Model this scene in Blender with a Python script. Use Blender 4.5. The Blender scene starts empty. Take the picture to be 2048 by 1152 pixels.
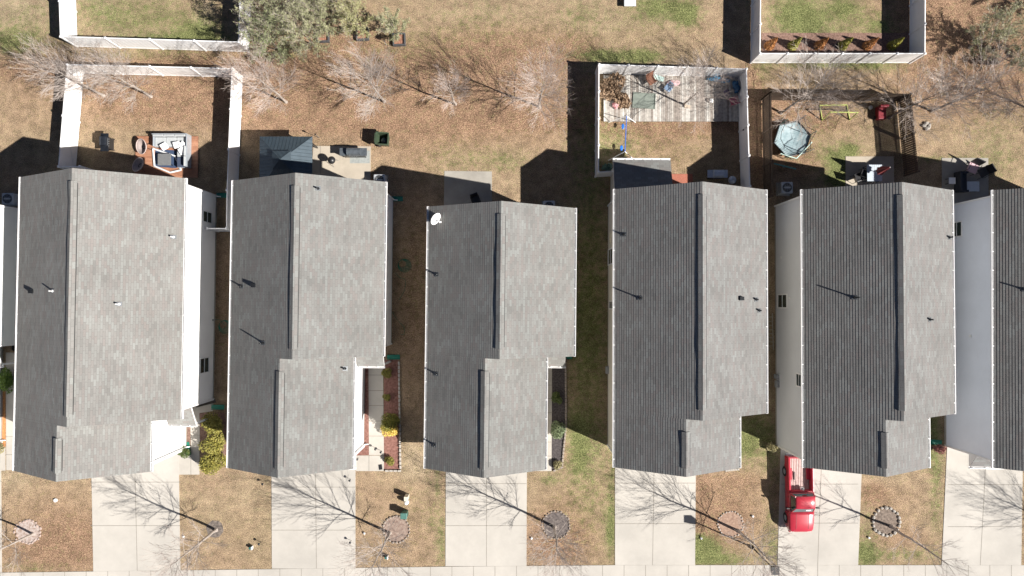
import bpy, math, random
from mathutils import Vector, Matrix
import numpy as np
R = math.radians
S = bpy.context.scene
COL = S.collection

# ------------------------------------------------------------------ camera
HC = 48.0; FPX = 1365.0; TILT = R(1.25)
cam = bpy.data.objects.new('camera', bpy.data.cameras.new('camera')); COL.objects.link(cam)
cam.data.sensor_width = 36; cam.data.lens = 36 * FPX / 2048
cam.data.clip_end = 2000; cam.location = (0, 0, HC); cam.rotation_euler = (TILT, 0, 0)
S.camera = cam
# ------------------------------------------------------------------ world, sun, exposure
SUN = Vector((1.066, -.467, 1)).normalized()
w = bpy.data.worlds.new('World'); S.world = w; w.use_nodes = True
nt = w.node_tree; bg = nt.nodes['Background']
sky = nt.nodes.new('ShaderNodeTexSky'); sky.sky_type = 'NISHITA'; sky.sun_disc = False
sky.sun_elevation = math.asin(SUN.z); sky.sun_rotation = math.atan2(SUN.x, SUN.y)
nt.links.new(sky.outputs[0], bg.inputs[0]); bg.inputs[1].default_value = .05; sky.altitude = 3000; sky.dust_density = .2; sky.air_density = .5
S.cycles.diffuse_bounces = 2; S.cycles.max_bounces = 6
sl = bpy.data.lights.new('sun', 'SUN'); sl.energy = 5.0; sl.angle = R(.53); sl.color = (1, .95, .885)
so = bpy.data.objects.new('sun', sl); COL.objects.link(so); so.rotation_euler = SUN.to_track_quat('Z', 'Y').to_euler()
so.location = SUN * 80
S.view_settings.view_transform = 'Standard'; S.view_settings.look = 'None'
S.view_settings.exposure = .85; S.view_settings.gamma = 1

# ------------------------------------------------------------------ pixel -> point helpers
ct, st = math.cos(TILT), math.sin(TILT)
def ray(px, py):
    u = (px - 1024) / FPX; v = (576 - py) / FPX
    return Vector((u, v * ct + st, v * st - ct))
def P(px, py, z=0.0):
    d = ray(px, py); k = (HC - z) / -d.z
    return Vector((d.x * k, d.y * k, z))
PPM = FPX / HC

# ------------------------------------------------------------------ materials
MATS = {}
def mat(name, col, rough=.6, var=.12, scale=4., bump=0., bscale=None, metal=0., col2=None, alpha=None, spec=None, coat=0.):
    if name in MATS: return MATS[name]
    m = bpy.data.materials.new(name); m.use_nodes = True; n = m.node_tree.nodes; l = m.node_tree.links
    b = n['Principled BSDF']; b.inputs['Roughness'].default_value = rough; b.inputs['Metallic'].default_value = metal
    if coat: b.inputs['Coat Weight'].default_value = coat; b.inputs['Coat Roughness'].default_value = .05
    if spec is not None: b.inputs['Specular IOR Level'].default_value = spec
    tc = n.new('ShaderNodeTexCoord')
    no = n.new('ShaderNodeTexNoise'); no.inputs['Scale'].default_value = scale; no.inputs['Detail'].default_value = 6; no.inputs['Roughness'].default_value = .65
    l.new(tc.outputs['Object'], no.inputs['Vector'])
    mx = n.new('ShaderNodeMix'); mx.data_type = 'RGBA'
    c2 = col2 if col2 else tuple(c * (1 + var) for c in col); c1 = col if col2 else tuple(c * (1 - var) for c in col)
    mx.inputs[6].default_value = (*c1, 1); mx.inputs[7].default_value = (*c2, 1)
    rp = n.new('ShaderNodeMapRange'); rp.inputs[1].default_value = .35; rp.inputs[2].default_value = .65
    l.new(no.outputs[0], rp.inputs[0]); l.new(rp.outputs[0], mx.inputs[0]); l.new(mx.outputs[2], b.inputs['Base Color'])
    if bump:
        n2 = n.new('ShaderNodeTexNoise'); n2.inputs['Scale'].default_value = bscale or scale * 6; n2.inputs['Detail'].default_value = 4
        l.new(tc.outputs['Object'], n2.inputs['Vector'])
        bp = n.new('ShaderNodeBump'); bp.inputs['Strength'].default_value = bump; bp.inputs['Distance'].default_value = .03
        l.new(n2.outputs[0], bp.inputs['Height']); l.new(bp.outputs[0], b.inputs['Normal'])
    if alpha is not None: b.inputs['Alpha'].default_value = alpha
    MATS[name] = m; return m

def shingle(name, tones, expo):
    m = bpy.data.materials.new(name); m.use_nodes = True; n = m.node_tree.nodes; l = m.node_tree.links
    b = n['Principled BSDF']; b.inputs['Roughness'].default_value = .95; b.inputs['Specular IOR Level'].default_value = .2
    uv = n.new('ShaderNodeUVMap')
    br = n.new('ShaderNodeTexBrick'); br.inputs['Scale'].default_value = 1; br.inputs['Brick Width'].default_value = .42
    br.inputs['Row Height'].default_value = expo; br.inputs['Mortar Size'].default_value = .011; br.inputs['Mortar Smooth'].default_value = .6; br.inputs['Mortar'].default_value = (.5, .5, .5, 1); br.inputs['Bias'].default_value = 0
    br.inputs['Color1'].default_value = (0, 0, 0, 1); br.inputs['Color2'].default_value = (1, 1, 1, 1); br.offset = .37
    l.new(uv.outputs[0], br.inputs['Vector'])
    cr = n.new('ShaderNodeValToRGB'); cr.color_ramp.interpolation = 'LINEAR'
    e = cr.color_ramp.elements; e[0].position = 0; e[0].color = (*tones[0], 1); e[1].position = 1; e[1].color = (*tones[-1], 1)
    for i, t in enumerate(tones[1:-1]):
        x = e.new((i + 1) / (len(tones) - 1)); x.color = (*t, 1)
    l.new(br.outputs[0], cr.inputs[0])
    def noise(scale, sx=1, lo=.8, hi=1.2):
        mp = n.new('ShaderNodeMapping'); mp.inputs['Scale'].default_value = (sx, 1, 1); l.new(uv.outputs[0], mp.inputs[0])
        no = n.new('ShaderNodeTexNoise'); no.inputs['Scale'].default_value = scale; no.inputs['Detail'].default_value = 5
        l.new(mp.outputs[0], no.inputs['Vector'])
        r = n.new('ShaderNodeMapRange'); r.inputs[1].default_value = .3; r.inputs[2].default_value = .7; r.inputs[3].default_value = lo; r.inputs[4].default_value = hi
        l.new(no.outputs[0], r.inputs[0]); return r.outputs[0]
    a = noise(.4, 1, .92, 1.08); g = noise(30, 1, .86, 1.14); s_ = noise(1.6, .25, .95, 1.05)
    m1 = n.new('ShaderNodeMath'); m1.operation = 'MULTIPLY'; l.new(a, m1.inputs[0]); l.new(g, m1.inputs[1])
    m2 = n.new('ShaderNodeMath'); m2.operation = 'MULTIPLY'; l.new(m1.outputs[0], m2.inputs[0]); l.new(s_, m2.inputs[1])
    jm = n.new('ShaderNodeMapRange'); jm.inputs[3].default_value = 1.03; jm.inputs[4].default_value = .68; l.new(br.outputs['Fac'], jm.inputs[0])   # shadow at the shingle butts, painted into the colour as dark joint lines
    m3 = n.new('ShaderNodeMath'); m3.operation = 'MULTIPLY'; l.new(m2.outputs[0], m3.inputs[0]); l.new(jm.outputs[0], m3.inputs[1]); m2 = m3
    vm = n.new('ShaderNodeVectorMath'); vm.operation = 'SCALE'; l.new(cr.outputs[0], vm.inputs[0]); l.new(m2.outputs[0], vm.inputs['Scale'])
    l.new(vm.outputs[0], b.inputs['Base Color'])
    bp = n.new('ShaderNodeBump'); bp.inputs['Strength'].default_value = .5; bp.inputs['Distance'].default_value = .01
    nb = n.new('ShaderNodeTexNoise'); nb.inputs['Scale'].default_value = 60; l.new(uv.outputs[0], nb.inputs['Vector'])
    l.new(nb.outputs[0], bp.inputs['Height']); l.new(bp.outputs[0], b.inputs['Normal'])
    return m

def siding(name, col, rough=.5):
    m = mat(name, col, rough, .03, .7); n = m.node_tree.nodes; l = m.node_tree.links
    tc = n.new('ShaderNodeTexCoord'); sp = n.new('ShaderNodeSeparateXYZ'); l.new(tc.outputs['Object'], sp.inputs[0])
    d = n.new('ShaderNodeMath'); d.operation = 'DIVIDE'; d.inputs[1].default_value = .115; l.new(sp.outputs[2], d.inputs[0])
    f = n.new('ShaderNodeMath'); f.operation = 'FRACT'; l.new(d.outputs[0], f.inputs[0])
    iv = n.new('ShaderNodeMath'); iv.operation = 'SUBTRACT'; iv.inputs[0].default_value = 1; l.new(f.outputs[0], iv.inputs[1])
    bp = n.new('ShaderNodeBump'); bp.inputs['Strength'].default_value = .5; bp.inputs['Distance'].default_value = .02
    l.new(iv.outputs[0], bp.inputs['Height']); l.new(bp.outputs[0], n['Principled BSDF'].inputs['Normal'])
    return m

# ------------------------------------------------------------------ mesh builder
class MB:
    def __init__(s): s.v = []; s.f = []; s.uv = []; s.M = Matrix.Identity(4)
    def at(s, x=0, y=0, z=0, rz=0, rx=0, ry=0):
        s.M = Matrix.Translation((x, y, z)) @ Matrix.Rotation(rz, 4, 'Z') @ Matrix.Rotation(ry, 4, 'Y') @ Matrix.Rotation(rx, 4, 'X'); return s
    def add(s, vs, fs, uvs=None):
        o = len(s.v); s.v += [tuple(s.M @ Vector(p)) for p in vs]
        for i, f in enumerate(fs):
            s.f.append([a + o for a in f]); s.uv.append(uvs[i] if uvs else None)
        return s
    def box(s, x0, x1, y0, y1, z0, z1):
        return s.add([(x0, y0, z0), (x1, y0, z0), (x1, y1, z0), (x0, y1, z0), (x0, y0, z1), (x1, y0, z1), (x1, y1, z1), (x0, y1, z1)],
                     [(0, 3, 2, 1), (4, 5, 6, 7), (0, 1, 5, 4), (1, 2, 6, 5), (2, 3, 7, 6), (3, 0, 4, 7)])
    def cbox(s, cx, cy, cz, sx, sy, sz): return s.box(cx - sx / 2, cx + sx / 2, cy - sy / 2, cy + sy / 2, cz - sz / 2, cz + sz / 2)
    def prism(s, pts, z0, z1):
        n = len(pts); a = sum(pts[i][0] * pts[(i + 1) % n][1] - pts[(i + 1) % n][0] * pts[i][1] for i in range(n))
        if a < 0: pts = pts[::-1]
        v = [(p[0], p[1], z0) for p in pts] + [(p[0], p[1], z1) for p in pts]
        return s.add(v, [list(range(n))[::-1], list(range(n, 2 * n))] + [(i, (i + 1) % n, n + (i + 1) % n, n + i) for i in range(n)])
    def yprism(s, pts, y0, y1, cap0=True, cap1=True):   # pts (x,z), extruded y0 (north) -> y1 (south)
        n = len(pts); v = [(p[0], y0, p[1]) for p in pts] + [(p[0], y1, p[1]) for p in pts]
        f = [(i, (i + 1) % n, n + (i + 1) % n, n + i) for i in range(n)]
        if cap0: f.append(list(range(n))[::-1])
        if cap1: f.append(list(range(n, 2 * n)))
        return s.add(v, f)
    def tube(s, p0, p1, r0, r1=None, n=8, caps=True):
        r1 = r0 if r1 is None else r1; p0 = Vector(p0); p1 = Vector(p1); d = p1 - p0
        if d.length < 1e-6: return s
        q = d.to_track_quat('Z', 'Y'); v = []
        for p, r in ((p0, r0), (p1, r1)):
            for i in range(n):
                a = 2 * math.pi * i / n; v.append(tuple(p + q @ Vector((math.cos(a) * r, math.sin(a) * r, 0))))
        f = [(i, (i + 1) % n, n + (i + 1) % n, n + i) for i in range(n)]
        if caps: f += [list(range(n))[::-1], list(range(n, 2 * n))]
        return s.add(v, f)
    def path(s, pts, r, n=6):
        for a, b in zip(pts, pts[1:]): s.tube(a, b, r, r, n)
        return s
    def lathe(s, prof, n=20, c=(0, 0, 0)):   # (r,z)
        v = []; f = []
        for r, z in prof:
            for i in range(n):
                a = 2 * math.pi * i / n; v.append((c[0] + r * math.cos(a), c[1] + r * math.sin(a), c[2] + z))
        for k in range(len(prof) - 1):
            for i in range(n): j = (i + 1) % n; f.append((k * n + i, k * n + j, (k + 1) * n + j, (k + 1) * n + i))
        f.append(list(range(n))[::-1]); f.append([(len(prof) - 1) * n + i for i in range(n)])
        return s.add(v, f)
    def torus(s, c, R_, r, n=24, m=6, sx=1, sy=1):
        pts = [(c[0] + R_ * sx * math.cos(2 * math.pi * i / n), c[1] + R_ * sy * math.sin(2 * math.pi * i / n), c[2]) for i in range(n + 1)]
        return s.path(pts, r, m)
    def blob(s, c, rad, seed=0, amp=.15, n=10, m=14):
        rnd = random.Random(seed); v = []; f = []
        ph = [rnd.uniform(0, 6.28) for _ in range(6)]
        for i in range(n + 1):
            t = math.pi * i / n
            for j in range(m):
                a = 2 * math.pi * j / m
                k = 1 + amp * (math.sin(3 * a + ph[0] + 2 * t) * .5 + math.sin(5 * a + ph[1] - 3 * t) * .3 + math.sin(4 * t + ph[2] + a) * .4)
                v.append((c[0] + rad[0] * k * math.sin(t) * math.cos(a), c[1] + rad[1] * k * math.sin(t) * math.sin(a), c[2] + rad[2] * k * math.cos(t)))
        for i in range(n):
            for j in range(m): k = (j + 1) % m; f.append((i * m + j, (i + 1) * m + j, (i + 1) * m + k, i * m + k))
        return s.add(v, f)
    def loft(s, secs):
        n = len(secs[0]); v = [p for q in secs for p in q]; f = []
        for k in range(len(secs) - 1):
            for i in range(n): j = (i + 1) % n; f.append((k * n + i, k * n + j, (k + 1) * n + j, (k + 1) * n + i))
        f.append(list(range(n))[::-1]); f.append([(len(secs) - 1) * n + i for i in range(n)])
        return s.add(v, f)
    def build(s, name, m, parent=None, smooth=False, bevel=0):
        me = bpy.data.meshes.new(name); me.from_pydata(s.v, [], s.f)
        if any(u for u in s.uv):
            ul = me.uv_layers.new(name='UVMap'); k = 0
            for i, f in enumerate(s.f):
                for j in range(len(f)):
                    if s.uv[i]: ul.data[k].uv = s.uv[i][j]
                    k += 1
        me.materials.append(m)
        o = bpy.data.objects.new(name, me); COL.objects.link(o)
        if smooth:
            me.polygons.foreach_set('use_smooth', [True] * len(me.polygons))
        if bevel:
            b = o.modifiers.new('bevel', 'BEVEL'); b.width = bevel; b.segments = 2; b.limit_method = 'ANGLE'
        if parent: o.parent = parent
        me.update(); return o

def tag(o, label=None, cat=None, group=None, kind=None):
    if label: o['label'] = label
    if cat: o['category'] = cat
    if group: o['group'] = group
    if kind: o['kind'] = kind
    return o
def thing(name, label, cat, loc=(0, 0, 0), rz=0, group=None):
    o = bpy.data.objects.new(name, None); COL.objects.link(o); o.location = loc; o.rotation_euler = (0, 0, rz)
    o.empty_display_size = .3
    return tag(o, label, cat, group)
def single(name, mb, m, label, cat, loc=(0, 0, 0), rz=0, group=None, smooth=False, bevel=0):
    o = mb.build(name, m, None, smooth, bevel); o.location = loc; o.rotation_euler = (0, 0, rz)
    return tag(o, label, cat, group)
def copy_tree(o, parent=None):
    c = o.copy(); COL.objects.link(c); c.parent = parent
    for ch in [x for x in bpy.data.objects if x.parent == o]: copy_tree(ch, c)
    return c

# palette
WHITE = mat('white_vinyl', (.87, .87, .87), .42, .03, 2)
GUT = mat('gutter_white', (.84, .84, .84), .4, .04, 5)
TRIM = mat('trim_white', (.8, .8, .79), .5, .03, 3)
CONC = mat('concrete', (.455, .43, .39), .9, .1, .3, .25, 30)
PATIO = mat('patio_concrete', (.42, .37, .30), .9, .1, .9, .25, 30)
GREY_CONC = mat('patio_concrete_grey', (.32, .30, .265), .9, .12, .9, .25, 30)
WALKM = mat('walk_concrete', (.45, .42, .375), .9, .08, .9, .25, 30)
JOINT = mat('concrete_joint', (.25, .23, .20), 1)
BLACK = mat('black_plastic', (.02, .02, .022), .4, .2, 9)
DARKM = mat('dark_metal', (.035, .038, .042), .35, .2, 6, metal=.6)
STEEL = mat('galvanised_steel', (.35, .37, .39), .4, .15, 12, metal=.7)
GLASS = mat('window_glass', (.02, .035, .035), .05, .1, 1, spec=.8)
GREENP = mat('green_plastic', (.015, .19, .13), .5, .1, 5)
BARK = mat('pale_bark', (.38, .33, .29), .9, .25, 9, .4, 30)
TWIG = mat('pale_twig', (.43, .37, .33), .9, .25, 3)
TWIGP = mat('pinkish_twig', (.48, .40, .355), .9, .2, 3)
BARKD = mat('grey_bark', (.25, .215, .185), .9, .25, 9, .4, 30)
STONE = mat('edging_stone', (.42, .39, .35), .9, .25, 3, .4, 20)
PAVER = mat('edging_paver', (.33, .28, .24), .9, .25, 3, .4, 20)

# ------------------------------------------------------------------ ground
def ground():
    xs = np.concatenate([np.linspace(-400, -48, 12)[:-1], np.arange(-48, 48.01, .22), np.linspace(48, 400, 12)[1:]])
    ys = np.concatenate([np.linspace(-300, -28, 12)[:-1], np.arange(-28, 30.01, .22), np.linspace(30, 300, 12)[1:]])
    X, Y = np.meshgrid(xs, ys); h, wd = X.shape
    # blobs in photograph pixels of the ground plane: (x, y, rx, ry, strength)
    green = [(330,35,110,45,.5),(220,40,70,40,.35),(190,10,50,30,.3),(380,80,90,12,.9),(20,90,70,22,.6),(400,60,45,18,.8),(330,84,150,8,.6),(30,65,80,25,.5),(60,20,60,30,.3),(300,110,180,10,.35),(560,108,60,12,.3),
        (1375,30,25,25,1.1),(1310,20,60,30,.6),(1330,10,50,20,.5),(1225,115,45,14,.9),(1290,113,35,14,1.2),(1180,110,40,10,.4),(1160,25,40,30,.3),
        (1590,30,50,40,.9),(1615,55,35,25,.5),(1690,15,30,18,.8),(1640,25,110,50,.3),(1760,60,30,30,.7),(1580,95,20,10,.9),(1680,128,120,9,.5),(1760,135,40,12,.5),(1640,130,110,8,.4),
        (1700,300,18,14,1.3),(1680,335,22,26,1.2),(1675,360,24,18,1.1),(1660,310,28,16,.4),(1880,318,80,8,.5),(2000,330,50,40,.3),(1980,260,60,60,.25),
        (1155,850,32,36,.6),(1158,905,18,42,.75),(1130,940,60,18,.2),(1200,890,26,36,.3),(1222,1060,11,55,.9),(1224,960,8,60,.4),(1170,985,50,60,.12),(1098,960,16,9,.7),(1180,1000,60,90,.2),
        (1410,1105,40,26,1.2),(1400,1085,22,20,.8),(1450,1120,60,12,.7),(1560,1100,30,30,.5),(1500,880,40,40,.5),(1500,850,50,50,.5),(1490,900,16,26,.5),(1545,900,20,60,.5),(1545,1040,14,80,.4),
        (1872,920,14,50,.6),(1872,1010,14,60,.45),(1800,1110,110,16,.5),(1730,1110,20,26,.8),(1740,930,100,16,.3),(1860,850,20,60,.8),(1735,1070,25,70,.35),
        (882,1080,12,60,.6),(875,960,14,60,.3),(860,1040,12,20,.3),(830,1020,40,60,.12),(60,1135,60,10,.3),(1700,50,60,30,.3),
        (830,560,50,120,.15),(1180,560,50,320,.6),(1180,300,40,140,.2),(1170,700,45,150,.35),(445,700,25,80,.15),(900,320,60,40,.3),(980,310,60,20,.15),(1245,290,40,40,.35),(1330,300,90,50,.18),(1010,325,50,20,.4),
        (800,90,120,40,.25),(1150,60,150,50,.15),(950,40,90,50,.25),(1525,140,16,40,.4),(1750,250,50,60,.1),(1640,290,50,60,.25)]
    rust = [(700,200,260,70,.8),(1000,110,170,60,.9),(1000,220,220,70,.7),(600,130,200,60,.6),(720,95,60,30,1.1),(650,95,80,20,.8),(540,250,120,50,.3),(800,250,220,60,.4),
        (300,190,140,55,1.0),(370,170,90,50,.8),(230,140,260,20,.4),(60,130,120,50,.5),(60,240,90,80,.15),(1330,250,160,30,1.2),(1330,320,80,50,.5),(1590,330,60,40,1.0),(1570,240,50,50,1.2),(1640,240,60,40,.6),
        (1500,200,30,80,.9),(1510,330,16,100,1.1),(1940,20,160,80,1.2),(1900,110,110,50,1.0),(2000,170,110,60,.8),(1860,200,110,50,.5),(1930,310,90,60,.1),
        (160,1090,90,60,.9),(60,1110,80,50,.6),(100,1030,90,60,.4),(450,1090,60,60,.2),(440,980,60,40,.15),(800,1080,100,70,.35),(800,1000,80,50,.15),(1110,1090,70,50,1.1),(1140,1030,70,70,.5),
        (1460,1010,80,60,.7),(1440,1060,60,40,1.0),(1470,960,70,20,.5),(1405,990,16,70,.7),(1800,1000,60,60,.25),(1790,1080,80,30,.5),(1745,990,30,25,1.1),(1530,880,12,10,1.0),
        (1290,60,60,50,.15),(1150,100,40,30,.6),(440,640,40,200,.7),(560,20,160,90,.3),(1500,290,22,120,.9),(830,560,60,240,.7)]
    pale = [(30,20,100,70,.6),(90,940,120,30,.3),(70,290,90,60,.2),(230,85,30,14,.8),(410,30,24,40,.9),(210,10,30,40,.5),(500,985,70,60,.3),(1230,40,120,60,.25),(1600,45,110,40,.3),
        (880,60,110,60,.25),(1010,30,110,40,.2),(760,260,60,30,.2),(830,900,30,60,.5),(830,940,60,30,.4),(1950,280,110,60,.15),(1420,950,60,20,.3),(1660,290,60,60,.1),(420,1000,50,80,.2),(10,960,60,40,.4),(1790,950,70,26,.3)]
    fx, fy = X.ravel(), Y.ravel()
    # inverse projection of ground points into photo pixels
    v = np.stack([fx, fy, np.full_like(fx, -HC)], 1)
    right = np.array([1, 0, 0]); up = np.array([0, ct, st]); fwd = np.array([0, st, -ct])
    dd = v @ fwd; px = 1024 + FPX * (v @ right) / dd; py = 576 - FPX * (v @ up) / dd
    def field(bl):
        a = np.zeros_like(fx)
        for x, y, rx, ry, s_ in bl: a += s_ * np.exp(-(((px - x) / rx) ** 2 + ((py - y) / ry) ** 2))
        return a
    A = [field(green), field(rust), field(pale)]; A[1] = A[1] * np.where(py < 260, 1.35, 1.0)
    me = bpy.data.meshes.new('ground')
    idx = np.arange(h * wd).reshape(h, wd)
    F = np.stack([idx[:-1, :-1], idx[:-1, 1:], idx[1:, 1:], idx[1:, :-1]], -1).reshape(-1, 4)
    V = np.stack([fx, fy, np.zeros_like(fx)], 1)
    me.from_pydata(V.tolist(), [], F.tolist())
    at = me.attributes.new('cover', 'FLOAT_COLOR', 'POINT')
    dat = np.stack([A[0], A[1], A[2], np.ones_like(fx)], 1).astype(np.float32).ravel(); at.data.foreach_set('color', dat)
    m = bpy.data.materials.new('dormant_lawn'); m.use_nodes = True; n = m.node_tree.nodes; l = m.node_tree.links
    b = n['Principled BSDF']; b.inputs['Roughness'].default_value = 1; b.inputs['Specular IOR Level'].default_value = .1
    tc = n.new('ShaderNodeTexCoord')
    def noise(scale, det=4, ro=.6):
        q = n.new('ShaderNodeTexNoise'); q.inputs['Scale'].default_value = scale; q.inputs['Detail'].default_value = det; q.inputs['Roughness'].default_value = ro
        l.new(tc.outputs['Object'], q.inputs['Vector']); return q.outputs[0]
    def mr(x, a, b_, c, d):
        q = n.new('ShaderNodeMapRange'); l.new(x, q.inputs[0])
        for i, t in enumerate((a, b_, c, d)): q.inputs[i + 1].default_value = t
        return q.outputs[0]
    def mix(f, a, c):
        q = n.new('ShaderNodeMix'); q.data_type = 'RGBA'; l.new(f, q.inputs[0])
        for i, t in ((6, a), (7, c)):
            if isinstance(t, tuple): q.inputs[i].default_value = (*t, 1)
            else: l.new(t, q.inputs[i])
        return q.outputs[2]
    def add(a, c):
        q = n.new('ShaderNodeMath'); q.operation = 'ADD'; l.new(a, q.inputs[0]); l.new(c, q.inputs[1]); return q.outputs[0]
    n1 = noise(.5, 5, .65); n2 = noise(2.6, 5, .7); n3 = noise(10, 5, .8); n4 = noise(24, 3, .75); n6 = noise(1.1, 6, .75); n5 = noise(.16, 4, .6)
    at_ = n.new('ShaderNodeAttribute'); at_.attribute_name = 'cover'; sp = n.new('ShaderNodeSeparateColor'); l.new(at_.outputs[0], sp.inputs[0])
    base = mix(mr(n2, .3, .7, 0, 1), (.33, .24, .155), (.455, .345, .235))
    base = mix(mr(n1, .35, .68, 0, .6), base, (.40, .28, .185)); base = mix(mr(n5, .45, .7, 0, .45), base, (.30, .25, .15))
    pale_f = mr(add(sp.outputs[2], mr(n2, .3, .7, -.35, .35)), .1, 1.0, 0, .8)
    base = mix(pale_f, base, (.48, .405, .28))
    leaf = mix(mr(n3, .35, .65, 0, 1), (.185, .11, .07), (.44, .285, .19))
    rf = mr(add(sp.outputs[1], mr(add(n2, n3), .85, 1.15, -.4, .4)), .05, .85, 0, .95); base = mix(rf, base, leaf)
    grn = mix(mr(n3, .35, .65, 0, 1), (.05, .085, .018), (.28, .29, .125))
    gf = mr(add(sp.outputs[0], mr(add(n2, n3), .82, 1.18, -.42, .42)), .1, .85, 0, .95); base = mix(gf, base, grn)
    br = n.new('ShaderNodeMath'); br.operation = 'MULTIPLY'; l.new(mr(add(n3, n6), .82, 1.18, .62, 1.33), br.inputs[0]); l.new(mr(n4, .4, .6, .38, 1.52), br.inputs[1])
    vm = n.new('ShaderNodeVectorMath'); vm.operation = 'SCALE'; l.new(base, vm.inputs[0]); l.new(br.outputs[0], vm.inputs['Scale'])
    l.new(vm.outputs[0], b.inputs['Base Color'])
    bp = n.new('ShaderNodeBump'); bp.inputs['Strength'].default_value = .9; bp.inputs['Distance'].default_value = .09
    l.new(add(n3, n4), bp.inputs['Height']); l.new(bp.outputs[0], b.inputs['Normal'])
    me.materials.append(m)
    o = bpy.data.objects.new('ground', me); COL.objects.link(o); tag(o, kind='structure')
ground()

def sheet(name, pts, z, m, joints=(), jw=.035):
    mb = MB(); q = [P(x, y, 0) for x, y in pts]; mb.prism([(a.x, a.y) for a in q], -.05, z)
    o = mb.build(name, m); tag(o, kind='structure')
    if joints:
        jb = MB()
        for (x0, y0, x1, y1) in joints:
            a = P(x0, y0); b = P(x1, y1); d = (b - a).normalized(); nn = Vector((-d.y, d.x, 0)) * jw / 2
            jb.prism([(p.x, p.y) for p in (a + nn, b + nn, b - nn, a - nn)], z - .01, z + .004)
        jb.build('joint', JOINT, o)
    return o
# sidewalk, driveways
ts = [(-400,1149),(0,1145),(544,1138),(890,1133),(1230,1130),(2500,1130)]
bs = [(2500,1174),(1230,1174),(544,1181),(0,1188),(-400,1192)]
sw_j = []
def top_y(x):
    for (a, b), (c, d) in zip(ts, ts[1:]):
        if a <= x <= c: return b + (d - b) * (x - a) / (c - a)
for x in range(-300, 2450, 43):
    sw_j.append((x, top_y(x), x, top_y(x) + 43))
sheet('sidewalk', ts + bs, .036, CONC, sw_j)
def drive(xl0, xr0, xl1, xr1, y0, y1, xm0, xm1, hy, label=None, extra=()):
    j = [(xm0, y0, xm1, y1)] + [(xl0, h, xr1, h) for h in hy] + list(extra)
    sheet('driveway', [(xl0, y0), (xr0, y0), (xr1, y1), (xl1, y1)], .028, CONC, j)
drive(-170,2,-170,4,880,1145,-84,-84,(962,1050))
drive(182,357,187,361,880,1143,269,275,(964,1051))
drive(543,711,544,711,880,1137,631,633,(974,1060))
drive(892,1054,891,1053,880,1132,973,973,(967,1051))
drive(1230,1392,1230,1390,880,1130,1309,1305,(966,1047))
drive(1562,1726,1555,1716,866,1130,1645,1635,(968,1046))
drive(1895,2046,1883,2042,870,1130,1974,1960,(969,1053))
sheet('driveway', [(1894,860),(1930,872),(1930,885),(1894,885)], .0265, CONC)
# extended aprons by the street, road
def wsheet(name, x0, x1, y0, y1, z, m): tag(MB().box(x0, x1, y0, y1, -.05, z).build(name, m), kind='structure')
ASPH = mat('asphalt', (.055, .055, .057), .95, .2, 2, .4, 40)
wsheet('road', -400, 400, -34, -25.5, .01, ASPH)
wsheet('kerb', -400, 400, -25.5, -25.3, .14, CONC)
wsheet('pavement_far', -400, 400, -37.6, -36.1, .03, CONC)
for i, x in enumerate((-26.5, -13.9, -1.8, 10.1, 21.6, 33)):
    wsheet('driveway_apron', x - .6, x + 5.4 - .6, -25.29, -21.3, .022, CONC)
# walkways
sheet('walkway', [(356,896),(399,896),(399,949),(357,949)], .020, WALKM, [(382,896,382,949)])
sheet('walkway', [(380,790),(428,790),(426,822),(399,826),(400,896),(382,896)], .022, WALKM, [(382,870,400,870)])
sheet('walkway', [(737,728),(766,728),(768,910),(738,910)], .022, WALKM, [(737,y,768,y) for y in (750,781,811,842,872)])
sheet('walkway', [(711,911),(768,911),(768,942),(712,942)], .020, WALKM, [(738,911,738,942)])
sheet('walkway', [(1080,728),(1104,728),(1103,942),(1080,942)], .022, WALKM, [(1080,y,1104,y) for y in (770,797,825,884,912)])
sheet('walkway', [(1054,925),(1080,925),(1080,942),(1054,942)], .020, WALKM)
sheet('walkway', [(12,705),(32,705),(34,940),(13,940)], .022, WALKM, [(12,y,34,y) for y in (745,780,873,909)])
sheet('walkway', [(-20,895),(11,895),(11,941),(-20,941)], .020, WALKM)
# mulch beds
RED = mat('red_mulch', (.15, .065, .05), 1, .4, 7, 1, 26, col2=(.31, .16, .13))
DKM = mat('black_mulch', (.035, .03, .032), 1, .4, 9, 1, 26, col2=(.11, .095, .095))
ORM = mat('orange_mulch', (.5, .22, .085), 1, .3, 9, 1, 26)
BRM = mat('brown_mulch', (.13, .075, .055), 1, .4, 9, 1, 26, col2=(.30, .19, .15))
sheet('mulch_bed', [(700,728),(737,728),(738,910),(711,911)], .012, RED)
sheet('mulch_bed', [(768,720),(797,720),(799,940),(768,940)], .012, RED)
sheet('mulch_bed', [(1104,712),(1132,712),(1130,850),(1124,935),(1103,941)], .012, DKM)
sheet('mulch_bed', [(0,780),(11,780),(11,893),(0,893)], .012, ORM)
sheet('mulch_bed', [(368,840),(381,840),(381,890),(368,890)], .012, BRM)
sheet('mulch_bed', [(398,825),(450,825),(457,912),(400,905)], .010, BRM)
sheet('mulch_bed', [(1523,66),(1822,66),(1824,118),(1523,118)], .012, BRM)
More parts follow.
